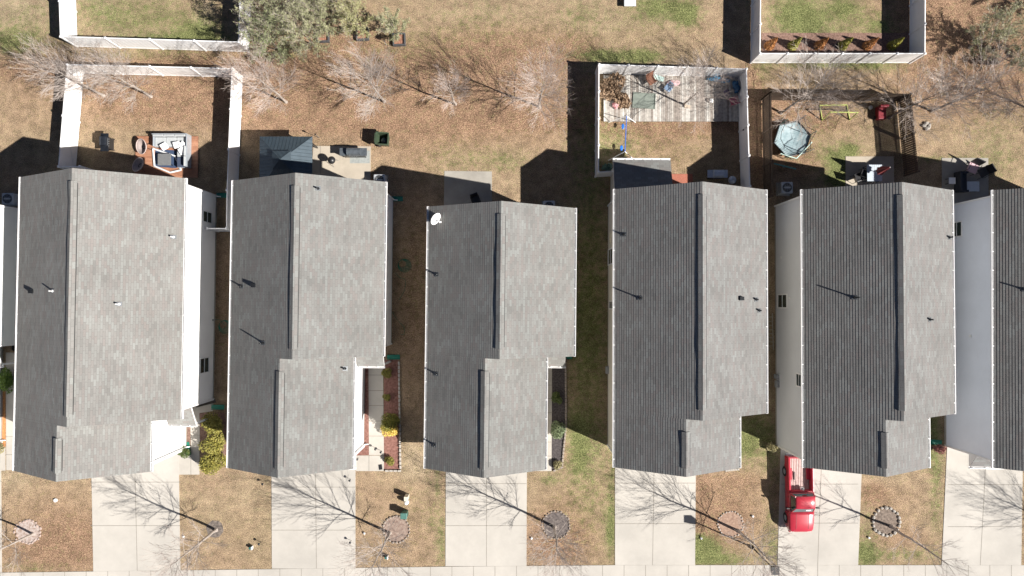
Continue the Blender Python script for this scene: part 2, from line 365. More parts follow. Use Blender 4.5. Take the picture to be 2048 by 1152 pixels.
for (x, y, r, m_) in ((430,1058,17,MATS.get('x') or mat('ash_mulch', (.07,.06,.055), 1, .4, 6, 1, 26, col2=(.24,.2,.17))),(793,1058,25,mat('faded_mulch', (.2,.135,.11), 1, .4, 5, 1, 26, col2=(.36,.28,.23))),(1112,1050,26,mat('dusty_mulch', (.06,.05,.05), 1, .4, 6, 1, 26, col2=(.2,.17,.155))),(1772,1043,25,mat('grey_mulch', (.11,.085,.07), 1, .4, 6, 1, 26, col2=(.27,.215,.175))),(1461,1048,25,mat('pale_mulch', (.24,.15,.11), 1, .4, 6, 1, 26, col2=(.40,.28,.21))),(56,1064,24,mat('pink_gravel',(.27,.19,.15),1,.4,5,.6,20,col2=(.5,.44,.41)))):
    c = P(x, y); rr = r / PPM; rnd = random.Random(x)
    mb = MB().prism([(c.x + rr * (1 + rnd.uniform(-.07, .07)) * math.cos(a * .262), c.y + rr * (1 + rnd.uniform(-.07, .07)) * math.sin(a * .262)) for a in range(24)], -.05, .014)
    tag(mb.build('tree_bed', m_), kind='structure')
# patios
sheet('patio', [(627,292),(742,293),(741,385),(620,385)], .03, PATIO, [(641,292,641,375)])
sheet('patio', [(889,342),(984,343),(984,450),(887,450)], .03, GREY_CONC)
sheet('patio', [(1691,313),(1787,313),(1789,420),(1691,420)], .03, PATIO)
sheet('patio', [(1883,316),(1976,316),(1977,430),(1884,430)], .03, GREY_CONC)
BRICK = mat('brick_paving', (.36, .13, .085), .9, .2, 14, .4, 30)
sheet('patio', [(1335,348),(1385,348),(1386,420),(1335,420)], .03, BRICK)

# ------------------------------------------------------------------ houses
PITCH = .585; HE = 5.37
class House: pass
def local_ray(h, px, py):
    Mi = h.M.inverted(); o = Mi @ Vector((0, 0, HC)); d = Mi.to_3x3() @ ray(px, py); return o, d
def on_x(h, px, py, x):
    o, d = local_ray(h, px, py); k = (x - o.x) / d.x; return o + d * k
def on_roof(h, px, py, side, W=None):
    W = W or h.W; o, d = local_ray(h, px, py)
    # left: z = HE + p x ; right: z = HE + p (W - x)
    if side == 'L': k = (HE + PITCH * o.x - o.z) / (d.z - PITCH * d.x)
    else: k = (HE + PITCH * (W - o.x) - o.z) / (d.z + PITCH * d.x)
    return o + d * k

def roof_mesh(mb, W, y0, y1, expo, rnd, cap1=True, zoff=0., cap0=True, xr=None):
    """saw-tooth shingle courses on both slopes, thick deck below"""
    th = .013; cs = math.sqrt(1 + PITCH ** 2); sl_ = W / 2 * cs; n = max(1, round(sl_ / expo)); e = W / 2 / n
    ux = 1 / cs; uz = PITCH / cs; nx, nz = -uz, ux   # left slope direction/normal
    prof = []
    for i in range(n):
        a = i * e; b = (i + 1) * e
        prof.append((a + nx * th, HE + PITCH * a + nz * th)); prof.append((b, HE + PITCH * b))
    Lp = prof; Rp = [(W - x, z) for x, z in Lp]
    for side, pr in (('L', Lp), ('R', Rp)):
        for k in range(len(pr) - 1):
            a, b = pr[k], pr[k + 1]; d = math.hypot(b[0] - a[0], b[1] - a[1])
            i = k // 2; v0 = i * expo + (.001 if k % 2 == 0 else expo * .98); v1 = v0 + expo * .97 if k % 2 == 0 else v0
            off = 0 if side == 'L' else 40
            vs = [(a[0], y0, a[1]), (a[0], y1, a[1]), (b[0], y1, b[1]), (b[0], y0, b[1])]
            uu = [(-y0 + off, v0), (-y1 + off, v0), (-y1 + off, v1), (-y0 + off, v1)]
            if side == 'L': mb.add(vs, [(0, 1, 2, 3)], [uu])
            else: mb.add(vs, [(3, 2, 1, 0)], [uu[::-1]])
    # deck below
    t = .16; full = [(0, HE - t), (0, HE - .002)] + [(W / 2, HE + PITCH * W / 2 - .004)] + [(W, HE - .002), (W, HE - t), (W / 2, HE + PITCH * W / 2 - t)]
    return full

def make_house(key, label, TL, BL, TR, MBR, FR, front_y, colr, tones, expo=.155, o=.32, porch=True, pent=False, front=True, porch_in=0., windows=(), vents=(), rearvent=True):
    h = House(); a = P(*TL, HE); b = P(*BL, HE); d = (a - b).normalized()
    c1 = P(*TR, HE); c2 = P(*MBR, HE); d2 = (c1 - c2).normalized(); d = (d + d2).normalized()
    rz = math.atan2(-d.x, d.y)
    h.root = thing('house', label, 'house', (a.x, a.y, 0), rz, 'houses in a row'); h.M = Matrix.Translation((a.x, a.y, 0)) @ Matrix.Rotation(rz, 4, 'Z')
    Mi = h.M.inverted(); L = lambda p: Mi @ p
    h.W = (L(c1).x + L(c2).x) / 2; Lm = -L(c2).y; Lt = -L(b).y; Wf = L(P(*FR, HE)).x
    h.Lm, h.Lt, h.Wf = Lm, Lt, Wf; W = h.W; rnd = random.Random(key)
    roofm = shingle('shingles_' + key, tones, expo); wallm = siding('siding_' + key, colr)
    og = .3; root = h.root
    # roof: shingles + deck parts
    def roofpart(W_, y0, y1, cap0=True):
        mb = MB(); full = roof_mesh(mb, W_, y0, y1, expo, rnd)
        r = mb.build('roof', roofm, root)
        db = MB(); t = .16; F = HE; Rg = HE + PITCH * W_ / 2
        db.yprism([(0, F - t), (W_ / 2, Rg - t), (W_, F - t), (W_, F - .006), (W_ / 2, Rg - .006), (0, F - .006)], y0 - .0, y1)
        db.build('fascia', TRIM, r)
        return r
    r1 = roofpart(W, 0, -Lm); r2 = roofpart(Wf, -Lm - .001, -Lt)
    # small wall triangle of the main gable above the front roof is part of the wall
    def ventpart(W_, y0, y1):
        vb = MB(); y = y0; zr = HE + PITCH * W_ / 2; hw = .24; segs = max(2, int((y0 - y1) / 1.2)); dy = (y0 - y1) / segs
        pts = []
        for k in range(segs + 1):
            t_ = .06 + rnd.uniform(-.012, .016); pts.append((y0 - dy * k, t_))
        V = []; F = []
        for yy, t_ in pts:
            xo = rnd.uniform(-.012, .012)
            V += [(W_ / 2 - hw + xo, yy, zr - PITCH * hw), (W_ / 2 - hw + xo, yy, zr - PITCH * hw + t_), (W_ / 2, yy, zr + t_ + .01), (W_ / 2 + hw, yy, zr - PITCH * hw + t_ * .8), (W_ / 2 + hw, yy, zr - PITCH * hw)]
        for k in range(segs):
            for i in range(4): F.append((k * 5 + i, (k + 1) * 5 + i, (k + 1) * 5 + i + 1, k * 5 + i + 1))
        F.append([0, 1, 2, 3, 4]); F.append([segs * 5 + i for i in (4, 3, 2, 1, 0)])
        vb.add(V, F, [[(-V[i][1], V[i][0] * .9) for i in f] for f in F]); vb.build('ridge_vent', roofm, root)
        # drip seam on the sunny side
        MB().box(W_ / 2 + hw + .012, W_ / 2 + hw + .035, y1 + .1, y0 - .1, zr - PITCH * (hw + .03) - .03, zr - PITCH * (hw + .03) + .024).build('seam', DARKM, root)
    ventpart(W, -.75, -Lm + .6); ventpart(Wf, -Lm - .75, -Lt + .5)
    # walls
    def wall(W_, x0, x1, y0, y1, nm='wall'):
        zt = HE - .17; mid = W_ / 2
        pts = [(x0, 0), (x1, 0), (x1, zt + PITCH * (W_ - x1)), (mid, zt + PITCH * mid), (x0, zt + PITCH * x0)]
        return MB().yprism(pts[::-1], y0, y1).build(nm, wallm, root)
    yw = -Lm + og * 1.6   # main front wall
    wall(W, o, W - o, -og, yw); wall(Wf, o + .001, Wf - o, yw - .002, -Lt + og)
    # dark foundation course and corner boards
    for (x, y) in ((o, -og), (W - o, -og), (W - o, yw), (o, -Lt + og), (Wf - o, -Lt + og)):
        MB().cbox(x, y, (HE - .1) / 2 , .11, .11, HE - .1 + (-.04)).build('corner_board', TRIM, root)
    fb = MB(); fb.box(o - .015, o + .2, -Lt + og - .01, -og + .015, 0, .18); fb.box(W - o - .2, W - o + .015, yw, -og + .015, 0, .18); fb.box(Wf - o - .2, Wf - o + .015, -Lt + og - .01, yw, 0, .18)
    fb.build('foundation', GREY_CONC, root)
    # gutters
    def gutter(x, s_, y0, y1, z=HE, par=None):
        g = MB(); wd = .125
        xa = x; xb = x + s_ * wd
        g.box(min(xb, xb - s_ * .03), max(xb, xb - s_ * .03), y1, y0, z - .12, z + .012)
        g.box(min(xa, xb), max(xa, xb), y1, y0, z - .125, z - .105)
        g.box(min(xa, xb), max(xa, xb), y0, y0 + .02, z - .12, z + .01); g.box(min(xa, xb), max(xa, xb), y1 - .02, y1, z - .12, z + .01)
        y = y0 - .3
        while y > y1 + .2:
            g.box(min(xa, xb), max(xa, xb), y - .025, y + .025, z - .005, z + .014); y -= 1.18
        g.build('gutter', GUT, par or root)
    gutter(-.004, -1, -.02, -Lt + .02); gutter(W + .004, 1, -.02, -Lm + .02); gutter(Wf + .004, 1, -Lm - .05, -Lt + .02)
    # downspouts
    for (x, y, s_) in ((W, -.35, 1), (Wf, -Lt + .45, 1)):
        d_ = MB(); q = x - o + .06
        d_.path([(x + .06, y, HE - .1), (q, y + .0, HE - .45), (q, y, .25), (q + .25, y, .08)], .04, 6); d_.build('downspout', GUT, root)
    # porch
    if porch:
        px0 = Wf - o; px1 = W - o - porch_in; D = 1.35
        pr = MB(); z0, z1 = 3.45, 2.62; n_ = 9
        for i in range(n_):
            ya = yw - .0 - D * i / n_; yb = yw - D * (i + 1) / n_ - .004; za = z0 + (z1 - z0) * i / n_; zb = z0 + (z1 - z0) * (i + 1) / n_ + .012
            V = [(px0, ya, za), (px1, ya, za), (px1, yb, zb), (px0, yb, zb)]
            pr.add(V, [(0, 3, 2, 1)], [[(V[k][0] + 11, i * expo + (.01 if k < 2 else expo * .9)) for k in (0, 3, 2, 1)]])
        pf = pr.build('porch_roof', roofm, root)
        MB().add([(px0, yw, z0 - .02), (px1, yw, z0 - .02), (px1, yw - D, z1 - .02), (px0, yw - D, z1 - .02), (px0, yw, z0 - .15), (px1, yw, z0 - .15), (px1, yw - D, z1 - .15), (px0, yw - D, z1 - .15)],
                 [(0, 3, 2, 1), (4, 5, 6, 7), (0, 1, 5, 4), (1, 2, 6, 5), (2, 3, 7, 6), (3, 0, 4, 7)]).build('porch_fascia', TRIM, pf)
        g = MB(); g.box(px0, px1 + .05, yw - D - .12, yw - D - .09, z1 - .1, z1 + .012); g.box(px0, px1 + .05, yw - D - .12, yw - D - .002, z1 - .12, z1 - .1)
        x = px0 + .2
        while x < px1: g.box(x, x + .05, yw - D - .12, yw - D, z1 - .01, z1 + .014); x += .6
        g.build('porch_gutter', GUT, pf)
        MB().box(px1 - .14, px1 - .02, yw - D + .04, yw - D + .16, .02, z1 - .1).build('porch_post', TRIM, root)
        dr = MB().box((px0 + px1) / 2 - .46, (px0 + px1) / 2 + .46, yw - .05, yw - .004, .1, 2.15).build('door', mat('door_brown', (.12, .05, .03), .5), root)
        MB().cbox((px0 + px1) / 2 - .36, yw - .08, 1.05, .05, .06, .1).build('handle', STEEL, dr)
    # garage front
    yf = -Lt + og; gm = (o + Wf - o) / 2
    gd = MB().box(gm - 2.4, gm + 2.4, yf - .03, yf - .004, .03, 2.2)
    for k in range(4): gd.box(gm - 2.36, gm + 2.36, yf - .045, yf - .03, .06 + k * .54, .56 + k * .54)
    gd.build('garage_door', TRIM, root)
    if pent:
        x0, x1 = o - .05, Wf - o + .05
        V = [(x0, yf, 3.35), (x1, yf, 3.35), (x1, yf - .85, 2.72), (x0, yf - .85, 2.72)]
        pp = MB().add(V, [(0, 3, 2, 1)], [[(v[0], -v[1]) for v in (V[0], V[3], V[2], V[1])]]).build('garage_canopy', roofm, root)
        MB().add([(x0, yf, 3.33), (x1, yf, 3.33), (x1, yf - .85, 2.7), (x0, yf - .85, 2.7), (x0, yf, 2.6), (x1, yf, 2.6), (x1, yf - .85, 2.6), (x0, yf - .85, 2.6)],
                 [(4, 5, 6, 7), (0, 1, 5, 4), (1, 2, 6, 5), (2, 3, 7, 6), (3, 0, 4, 7)]).build('canopy_fascia', TRIM, pp)
        g = MB(); g.box(x0 - .02, x1 + .02, yf - .98, yf - .95, 2.6, 2.74); g.box(x0 - .02, x1 + .02, yf - .98, yf - .86, 2.6, 2.62)
        x = x0 + .2
        while x < x1: g.box(x, x + .05, yf - .98, yf - .86, 2.71, 2.735); x += .9
        g.build('canopy_gutter', GUT, pp)
    # front and rear windows (seen only from the street or the gardens)
    def window_y(x, y, z0, wd, ht, s_):
        f = MB()
        for (a0, a1, b0, b1) in ((-wd / 2 - .07, wd / 2 + .07, -.07, 0), (-wd / 2 - .07, wd / 2 + .07, ht, ht + .07), (-wd / 2 - .07, -wd / 2, 0, ht), (wd / 2, wd / 2 + .07, 0, ht), (-wd / 2, wd / 2, ht / 2 - .02, ht / 2 + .02)):
            ys = sorted((y, y + s_ * .05)); f.box(x + a0, x + a1, ys[0] + .002, ys[1] + .002, z0 + b0, z0 + b1)
        fo = f.build('window', TRIM, root); ys = sorted((y + s_ * .004, y + s_ * .02)); MB().box(x - wd / 2, x + wd / 2, ys[0], ys[1], z0, z0 + ht).build('pane', GLASS, fo)
    window_y(gm - 1.5, yf, 3.6, 1.0, 1.35, -1); window_y(gm + 1.5, yf, 3.6, 1.0, 1.35, -1)
    for xx in (.25, .5, .75): window_y(W * xx, -og, 3.5, .9, 1.3, 1)
    window_y(W * .28, -og, .9, 1.6, 1.3, 1)
    MB().box(W * .6 - .9, W * .6 + .9, -og + .004, -og + .05, .08, 2.12).build('patio_door', GLASS, root)
    # side windows measured on the wall plane
    for (x0, y0, x1, y1, side) in windows:
        X = (o - .001) if side == 'L' else (W - o + .001); s_ = -1 if side == 'L' else 1
        a_ = on_x(h, x0, y0, X); b_ = on_x(h, x1, y1, X)
        ya, yb = sorted((a_.y, b_.y)); za, zb = sorted((a_.z, b_.z)); f = MB(); fr = .08
        def bx(p, q, r_, t_, d0, d1):
            xs = sorted((X + s_ * d0, X + s_ * d1)); f.box(xs[0], xs[1], p, q, r_, t_)
        bx(ya, yb, za, za + fr, 0, .05); bx(ya, yb, zb - fr, zb, 0, .05); bx(ya, ya + fr, za + fr, zb - fr, 0, .05); bx(yb - fr, yb, za + fr, zb - fr, 0, .05); bx(ya + fr, yb - fr, (za + zb) / 2 - .025, (za + zb) / 2 + .025, 0, .04)
        fo = f.build('window', TRIM, root); f = MB(); bx(ya + fr, yb - fr, za + fr, zb - fr, .004, .02); f.build('pane', GLASS, fo)
    for (x, y, side, kind) in vents:
        Wv = W
        q = on_roof(h, x, y, 'L') if side == 'L' else on_roof(h, x, y, 'R', Wf if side == 'F' else W)
        tilt = math.atan(PITCH) * (-1 if side == 'L' else 1)
        b_ = MB().at(q.x, q.y, q.z, 0, 0, tilt); b_.box(-.16, .16, -.13, .13, .012, .03)
        fl = b_.build('roof_flashing', mat('grey_flashing', (.12, .13, .14), .5, .15, 6, metal=.3), root)
        p_ = MB()
        if kind == 'box': p_.box(q.x - .13, q.x + .13, q.y - .11, q.y + .11, q.z, q.z + .22)
        elif kind == 'tall': p_.lathe([(.09, -.05), (.075, .1), (.045, .16), (.045, .62), (.03, .63)], 10, (q.x, q.y, q.z))
        else: p_.lathe([(.1, -.05), (.08, .08), (.05, .12), (.05, .36), (.03, .37)], 10, (q.x, q.y, q.z))
        p_.build('pipe', mat('pipe_white', (.6, .6, .6), .5) if kind == 'white' else DARKM, fl)
    return h

def tones(v, sp, warm):
    k = [(-1, 0), (-.35, 0), (-.2, 1), (0, 0), (.1, 0), (.45, -.4), (1, -.6)]
    return [(v * (1 + sp * a) * warm[0] * (1 + .035 * p), v * (1 + sp * a) * warm[1] * (1 - .03 * p), v * (1 + sp * a) * warm[2] * (1 - .035 * p)) for a, p in k]
T_light = tones(.222, .15, (1.0, .978, .925)); T_mid = tones(.193, .15, (1.0, .99, .945)); T_dark = tones(.188, .15, (1.0, .985, .955))
h0 = make_house('a', 'white sided house cut off by the left edge of the photo', (-345,392), (-352,930), (-46,392), (-52,712), (-112,712), 0, (.78,.8,.79), T_light, porch=True, pent=True)
h1 = make_house('b', 'widest house, pale grey roof and bright white siding, leftmost whole roof of the row', (42,354), (30,942), (370,357), (361,838), (302,838), 0, (.86,.86,.85), T_light, expo=.143, o=.3,
    windows=((405,419,423,449,'R'),(399,716,417,745,'R')), vents=((65,583,'L','box'),(106,582,'L','white'),(238,608,'R','white'),(347,474,'R','white')))
h2 = make_house('c', 'white house whose front path runs past red mulch beds', (467,361), (456,936), (770,364), (766,713), (707,713), 0, (.84,.84,.84), T_mid, o=.42, pent=True,
    vents=((484,573,'L','pipe'),(508,571,'L','box'),(527,686,'L','tall'),(636,377,'R','pipe'),(690,737,'F','pipe')))
h3 = make_house('d', 'narrow house with a satellite dish on its roof corner', (858,413), (852,937), (1150,416), (1147,713), (1092,713), 0, (.72,.68,.6), T_mid, pent=True,
    vents=((874,549,'L','pipe'),(873,748,'L','pipe'),(869,890,'L','pipe')))
h4 = make_house('e', 'beige sided house with a low sunroom roof on its rear', (1230,378), (1230,935), (1531,380), (1532,827), (1478,827), 0, (.70,.66,.58), T_dark, porch_in=1.2,
    windows=((1217,499,1226,528,'L'),(1219,601,1227,619,'L')), vents=((1248,469,'L','pipe'),(1280,596,'L','tall'),(1482,597,'R','box'),(1512,599,'R','pipe'),(1518,621,'R','pipe')))
h5 = make_house('f', 'pale grey sided house with the red pickup parked at its garage', (1605,379), (1608,935), (1903,380), (1908,828), (1856,828), 0, (.66,.68,.70), T_dark, porch=False,
    windows=((1556,588,1575,617,'L'),(1593,745,1604,776,'L')), vents=((1709,595,'L','tall'),(1859,639,'R','pipe'),(1898,475,'R','pipe')))
h6 = make_house('g', 'blue grey sided house cut off by the right edge of the photo', (1987,380), (1989,936), (2287,380), (2290,825), (2240,825), 0, (.76,.80,.86), T_dark, pent=True, porch=False,
    windows=((1903,445,1925,473,'L'),), vents=((2050,579,'L','pipe'),))

# wall fittings: meters and vent hoods as parts of their houses
def wallbox(h, name, x, y, side, sx, sy, sz, m, o=.32):
    X = o if side == 'L' else h.W - o; q = on_x(h, x, y, X); s_ = -1 if side == 'L' else 1
    MB().cbox(X + s_ * sx / 2, q.y, q.z, sx, sy, sz).build(name, m, h.root, bevel=.01)
METER = mat('meter_grey', (.3, .31, .32), .5, .1, 8)
wallbox(h4, 'electric_meter', 1217, 740, 'L', .18, .5, .45, METER); wallbox(h4, 'vent_hood', 1222, 476, 'L', .08, .7, .5, mat('beige_hood', (.72,.66,.52), .6))
wallbox(h5, 'electric_meter', 1556, 753, 'L', .2, .3, .5, METER); wallbox(h5, 'electric_meter', 1557, 768, 'L', .2, .45, .4, METER)
wallbox(h5, 'vent_hood', 1580, 596, 'L', .07, .16, .16, TRIM); wallbox(h5, 'vent_hood', 1563, 515, 'L', .05, .2, .16, TRIM)
wallbox(h6, 'vent_hood', 1942, 672, 'L', .07, .16, .16, TRIM); wallbox(h6, 'vent_hood', 1909, 745, 'L', .08, .4, .4, TRIM)
wallbox(h2, 'spigot', 779, 588, 'R', .12, .1, .1, TRIM, .42); wallbox(h2, 'spigot', 779, 620, 'R', .12, .12, .12, TRIM, .42)
wallbox(h1, 'spigot', 425, 640, 'R', .1, .1, .1, METER, .3)

# sunroom roof at the rear of house e
def sunroom():
    h = h4; x0 = h.M.inverted() @ P(1226, 320, 2.55); x1 = h.M.inverted() @ P(1341, 320, 2.55)
    mb = MB(); n = 16; ya, za = x0.y, 2.55; yb, zb = -.32, 3.5
    for i in range(n):
        a = i / n; b = (i + 1) / n
        V = [(x0.x, ya + (yb - ya) * a, za + (zb - za) * a + .014), (x1.x, ya + (yb - ya) * a, za + (zb - za) * a + .014), (x1.x, ya + (yb - ya) * b, za + (zb - za) * b), (x0.x, ya + (yb - ya) * b, za + (zb - za) * b)]
        mb.add(V, [(3, 2, 1, 0)], [[(v[0], i * .165 + (.01 if k < 2 else .15)) for k, v in list(enumerate(V))[::-1]]])
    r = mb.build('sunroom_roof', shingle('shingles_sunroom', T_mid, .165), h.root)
    MB().add([(x0.x, ya, za - .01), (x1.x, ya, za - .01), (x1.x, yb, zb - .01), (x0.x, yb, zb - .01), (x0.x, ya, za - .15), (x1.x, ya, za - .15), (x1.x, yb, zb - .15), (x0.x, yb, zb - .15)],
             [(0, 1, 2, 3), (4, 7, 6, 5), (0, 4, 5, 1), (1, 5, 6, 2), (3, 7, 4, 0)]).build('fascia', TRIM, r)
    g = MB(); g.box(x0.x, x1.x, ya + .1, ya + .13, za - .1, za + .01); g.box(x0.x, x1.x, ya + .004, ya + .13, za - .12, za - .1)
    x = x0.x + .3
    while x < x1.x: g.box(x, x + .05, ya, ya + .13, za - .01, za + .012); x += .6
    g.build('gutter', GUT, r)
    MB().box(x0.x + .2, x1.x - .2, -.29, ya - .25, 0, 2.5).build('sunroom_wall', MATS['siding_e'], h.root)
sunroom()

# satellite dish
def dish():
    q = h3.M @ on_roof(h3, 872, 440, 'L'); t = thing('satellite_dish', 'white oval satellite dish at the roof corner of the narrow house', 'satellite dish', (q.x, q.y, q.z))
    t.scale = (.9, .9, .9); n = Vector((.72, -.5, .42)).normalized(); rot = n.to_track_quat('Z', 'Y').to_matrix().to_4x4(); c = Vector((-.02, .05, .5))
    mb = MB(); mb.M = Matrix.Translation(c) @ rot; mb.lathe([(.0, -.02), (.2, .005), (.38, .05), (.45, .08), (.45, .095), (.38, .065), (.2, .02), (0, 0)], 24)
    mb.build('reflector', WHITE, t, True)
    f = c + n * .5 + Vector((.0, 0, -.2)); MB().path([tuple(c + Vector((0, 0, -.35))), tuple(f)], .02).build('feed_arm', STEEL, t)
    MB().cbox(f.x, f.y, f.z, .16, .1, .1).build('feed_horn', WHITE, t); MB().path([(0, 0, 0), tuple(c)], .03).build('mast', STEEL, t)
dish()

# ------------------------------------------------------------------ fences
def fence(label, pts, spacing, z=1.83, gates=(), cat='fence'):
    W_ = [P(x, y, z) for x, y in pts]; o0 = Vector((W_[0].x, W_[0].y, 0)); t = thing('white_fence', label, cat, o0)
    W_ = [Vector((p.x, p.y, 0)) - o0 for p in W_]; rnd = random.Random(len(label))
    done = set()
    def post(p):
        k = (round(p.x, 2), round(p.y, 2))
        if k in done: return
        done.add(k); b = MB(); b.cbox(p.x, p.y, .93, .125, .125, 1.86); q = b.build('post', WHITE, t)
        c = MB(); c.add([(p.x - .08, p.y - .08, 1.86), (p.x + .08, p.y - .08, 1.86), (p.x + .08, p.y + .08, 1.86), (p.x - .08, p.y + .08, 1.86), (p.x, p.y, 1.93)], [(3, 2, 1, 0), (0, 1, 4), (1, 2, 4), (2, 3, 4), (3, 0, 4)]); c.build('cap', WHITE, q)
    for si, (a, b) in enumerate(zip(W_, W_[1:])):
        d = b - a; L_ = d.length; n = max(1, round(L_ / spacing)); ang = math.atan2(d.y, d.x)
        for k in range(n + 1): post(a + d * (k / n))
        for k in range(n):
            p = a + d * (k / n); seg = L_ / n; is_gate = (si, k) in gates
            m = MB().at(p.x, p.y, 0, ang); x0, x1 = .066, seg - .066
            x = x0; m.box(x0, x1, -.02, .02, .12, 1.74)
            nb = int((x1 - x0) / .28)
            for i in range(1, nb): xx = x0 + (x1 - x0) * i / nb; m.box(xx - .012, xx + .012, -.024, .024, .15, 1.7)
            m.box(x0, x1, -.032, .032, .05, .17); m.box(x0, x1, -.032, .032, 1.7, 1.83)
            pp = m.build('gate' if is_gate else 'panel', WHITE, t)
            if is_gate:
                g = MB().at(p.x, p.y, 0, ang); g.path([(x0, .035, .2), (x1, .035, 1.65)], .014); g.path([(x0, -.035, .2), (x1, -.035, 1.65)], .014); g.build('brace', GUT, pp); g = MB().at(p.x, p.y, 0, ang); g.box(x0 + .02, x0 + .1, -.06, .06, .9, 1.1); g.build('latch', BLACK, pp)
    return t
fence('white vinyl fence round the green yard in the upper left corner', [(116,-70),(121,73),(213,76),(230,75),(313,78),(397,81),(477,82),(480,-70)][:2] + [(477,84),(483,-70)], 2.85)
fence('white vinyl fence round the yard with the cushioned outdoor sofa', [(160,333),(117,333),(134,129),(464,137),(454,380),(453,457),(414,457)], 2.85, gates=((1, 0),))
fence('white vinyl fence round the yard with the grey plank deck', [(1230,342),(1197,344),(1198,129),(1493,138),(1496,250),(1500,372)], 1.95, gates=((4, 0),))
fence('white vinyl fence round the yard with six small shrubs, top right', [(1522,-70),(1520,107),(1850,107),(1851,-70)], 1.95)

def wood_fence():
    t = thing('wooden_fence', 'brown wooden picket fence round the yard with the trampoline', 'fence'); WD = mat('fence_wood', (.085, .058, .04), .9, .3, 5, .4, 30)
    line = [P(1526,400), P(1523,200), P(1794,202), P(1808,352)]
    for a, b in zip(line, line[1:]):
        d = b - a; n = max(1, round(d.length / 2.4)); ang = math.atan2(d.y, d.x)
        for k in range(n + 1): q = a + d * k / n; MB().cbox(q.x, q.y + .001 * k, .9, .1, .1, 1.8).build('post', WD, t)
        for k in range(n):
            p = a + d * k / n; s_ = d.length / n; m = MB().at(p.x, p.y, 0, ang); x = .06
            while x < s_ - .12: m.box(x, x + .125, -.035, -.015, .05, 1.75 + random.Random(x).uniform(-.02, .02)); x += .15
            m.box(.05, s_ - .05, -.015, .03, .3, .39); m.box(.05, s_ - .05, -.015, .03, 1.4, 1.49); m.build('panel', WD, t)
wood_fence()

# ------------------------------------------------------------------ trees
def bare_tree(name, label, x, y, h, r, seed, twm=TWIG, bkm=BARK, group=None, limbs=30, leaves=None, leafn=6, low=.26, wtw=.0058, lsz=(.06, .02), sub=11, tr=.085):
    r = r * (1.0 if leaves else 1.22)
    rnd = random.Random(seed); b = P(x, y); t = thing(name, label, 'tree', (b.x, b.y, 0), rnd.uniform(0, 6.28), group)
    tk = MB(); tw = MB(); lf = MB()
    pts = []; p = Vector((0, 0, -.02)); dx, dy = rnd.uniform(-.02, .02), rnd.uniform(-.02, .02)
    n = 9
    for i in range(n + 1):
        pts.append(p.copy()); p = p + Vector((dx + rnd.uniform(-.05, .05), dy + rnd.uniform(-.05, .05), h * .9 / n))
    rad = lambda k: tr * h / 6.5 * (1 - .9 * k) + .008
    for i in range(n): tk.tube(pts[i], pts[i + 1], rad(i / n), rad((i + 1) / n), 7, caps=(i in (0, n - 1)))
    tk.tube((0, 0, -.05), (0, 0, .18), rad(0) * 1.7, rad(0), 8)
    def trunk_at(k):
        k *= n; i = min(int(k), n - 1); return pts[i].lerp(pts[i + 1], k - i)
    def br(p, d, L_, r0, lvl):
        sg = 4 if lvl == 0 else (3 if lvl == 1 else 2); q = p.copy(); dd = d.copy(); out = []
        for i in range(sg):
            dd = (dd + Vector((rnd.uniform(-.1, .1), rnd.uniform(-.1, .1), rnd.uniform(-.05, .06)))).normalized()
            e = q + dd * L_ / sg; ra = max(r0 * (1 - i / sg * .75), wtw * .6); rb = max(r0 * (1 - (i + 1) / sg * .75), wtw * .5)
            (tk if lvl == 0 and i < 2 else tw).tube(q, e, ra, rb, 5 if lvl == 0 else 3, caps=False); out.append((q.copy(), e.copy(), dd.copy())); q = e
        if lvl < 2:
            m = sub if lvl == 0 else 6
            for j in range(m):
                f = .18 + .8 * (j + rnd.random()) / m; s0 = out[min(int(f * sg), sg - 1)]; pp = s0[0].lerp(s0[1], (f * sg) % 1)
                a = rnd.uniform(0, 6.28); side = Vector((math.cos(a), math.sin(a), rnd.uniform(-.1, .5))); nd = (s0[2] * 1.2 + side * .72).normalized()
                br(pp, nd, L_ * (.58 if lvl == 0 else .55) * rnd.uniform(.6, 1.15) * (1.1 - .4 * f), max(r0 * .42, wtw), lvl + 1)
        if leaves and lvl >= 1:
            for s0 in out:
                for _ in range(leafn):
                    c = s0[0].lerp(s0[1], rnd.random()) + Vector((rnd.gauss(0, .05), rnd.gauss(0, .05), rnd.gauss(0, .05)))
                    u = Vector((rnd.gauss(0, 1), rnd.gauss(0, 1), rnd.gauss(0, 1))).normalized(); v = u.cross(Vector((rnd.gauss(0, 1), rnd.gauss(0, 1), rnd.gauss(0, 1)))).normalized()
                    a_, b_ = lsz; lf.add([c - u * a_, c + v * b_, c + u * a_, c - v * b_], [(0, 1, 2, 3)])
    for i in range(limbs):
        k = low + (1 - low) * (i + rnd.random()) / limbs; a = i * 2.4 + rnd.uniform(-.4, .4); el = R(14 + 50 * k + rnd.uniform(-8, 8))
        L_ = r * (1.25 - .75 * abs(k - .5) * 1.4) * rnd.uniform(.75, 1.15) / max(.6, math.cos(el) + .25)
        br(trunk_at(min(k, .99)), Vector((math.cos(a) * math.cos(el), math.sin(a) * math.cos(el), math.sin(el))), L_, max(.022 * (1.1 - k * .6) * h / 6.5, .01), 0)
    tk.build('trunk', bkm, t); tw.build('branches', twm, t)
    if leaves: lf.build('foliage', leaves, t)
    return t
G1 = 'bare young trees behind the houses'; G2 = 'bare young trees in the front lawns'
bare_tree('bare_tree', 'bare tree leaning over the left side of the sofa yard fence', 207, 191, 6.2, 1.55, 1, group=G1)
bare_tree('bare_tree', 'bare tree rooted inside the sofa yard, its tip over the back fence', 302, 193, 6.0, 1.6, 2, group=G1)
bare_tree('bare_tree', 'pinkish bare tree just right of the sofa yard', 572, 204, 6.0, 1.7, 3, TWIGP, group=G1)
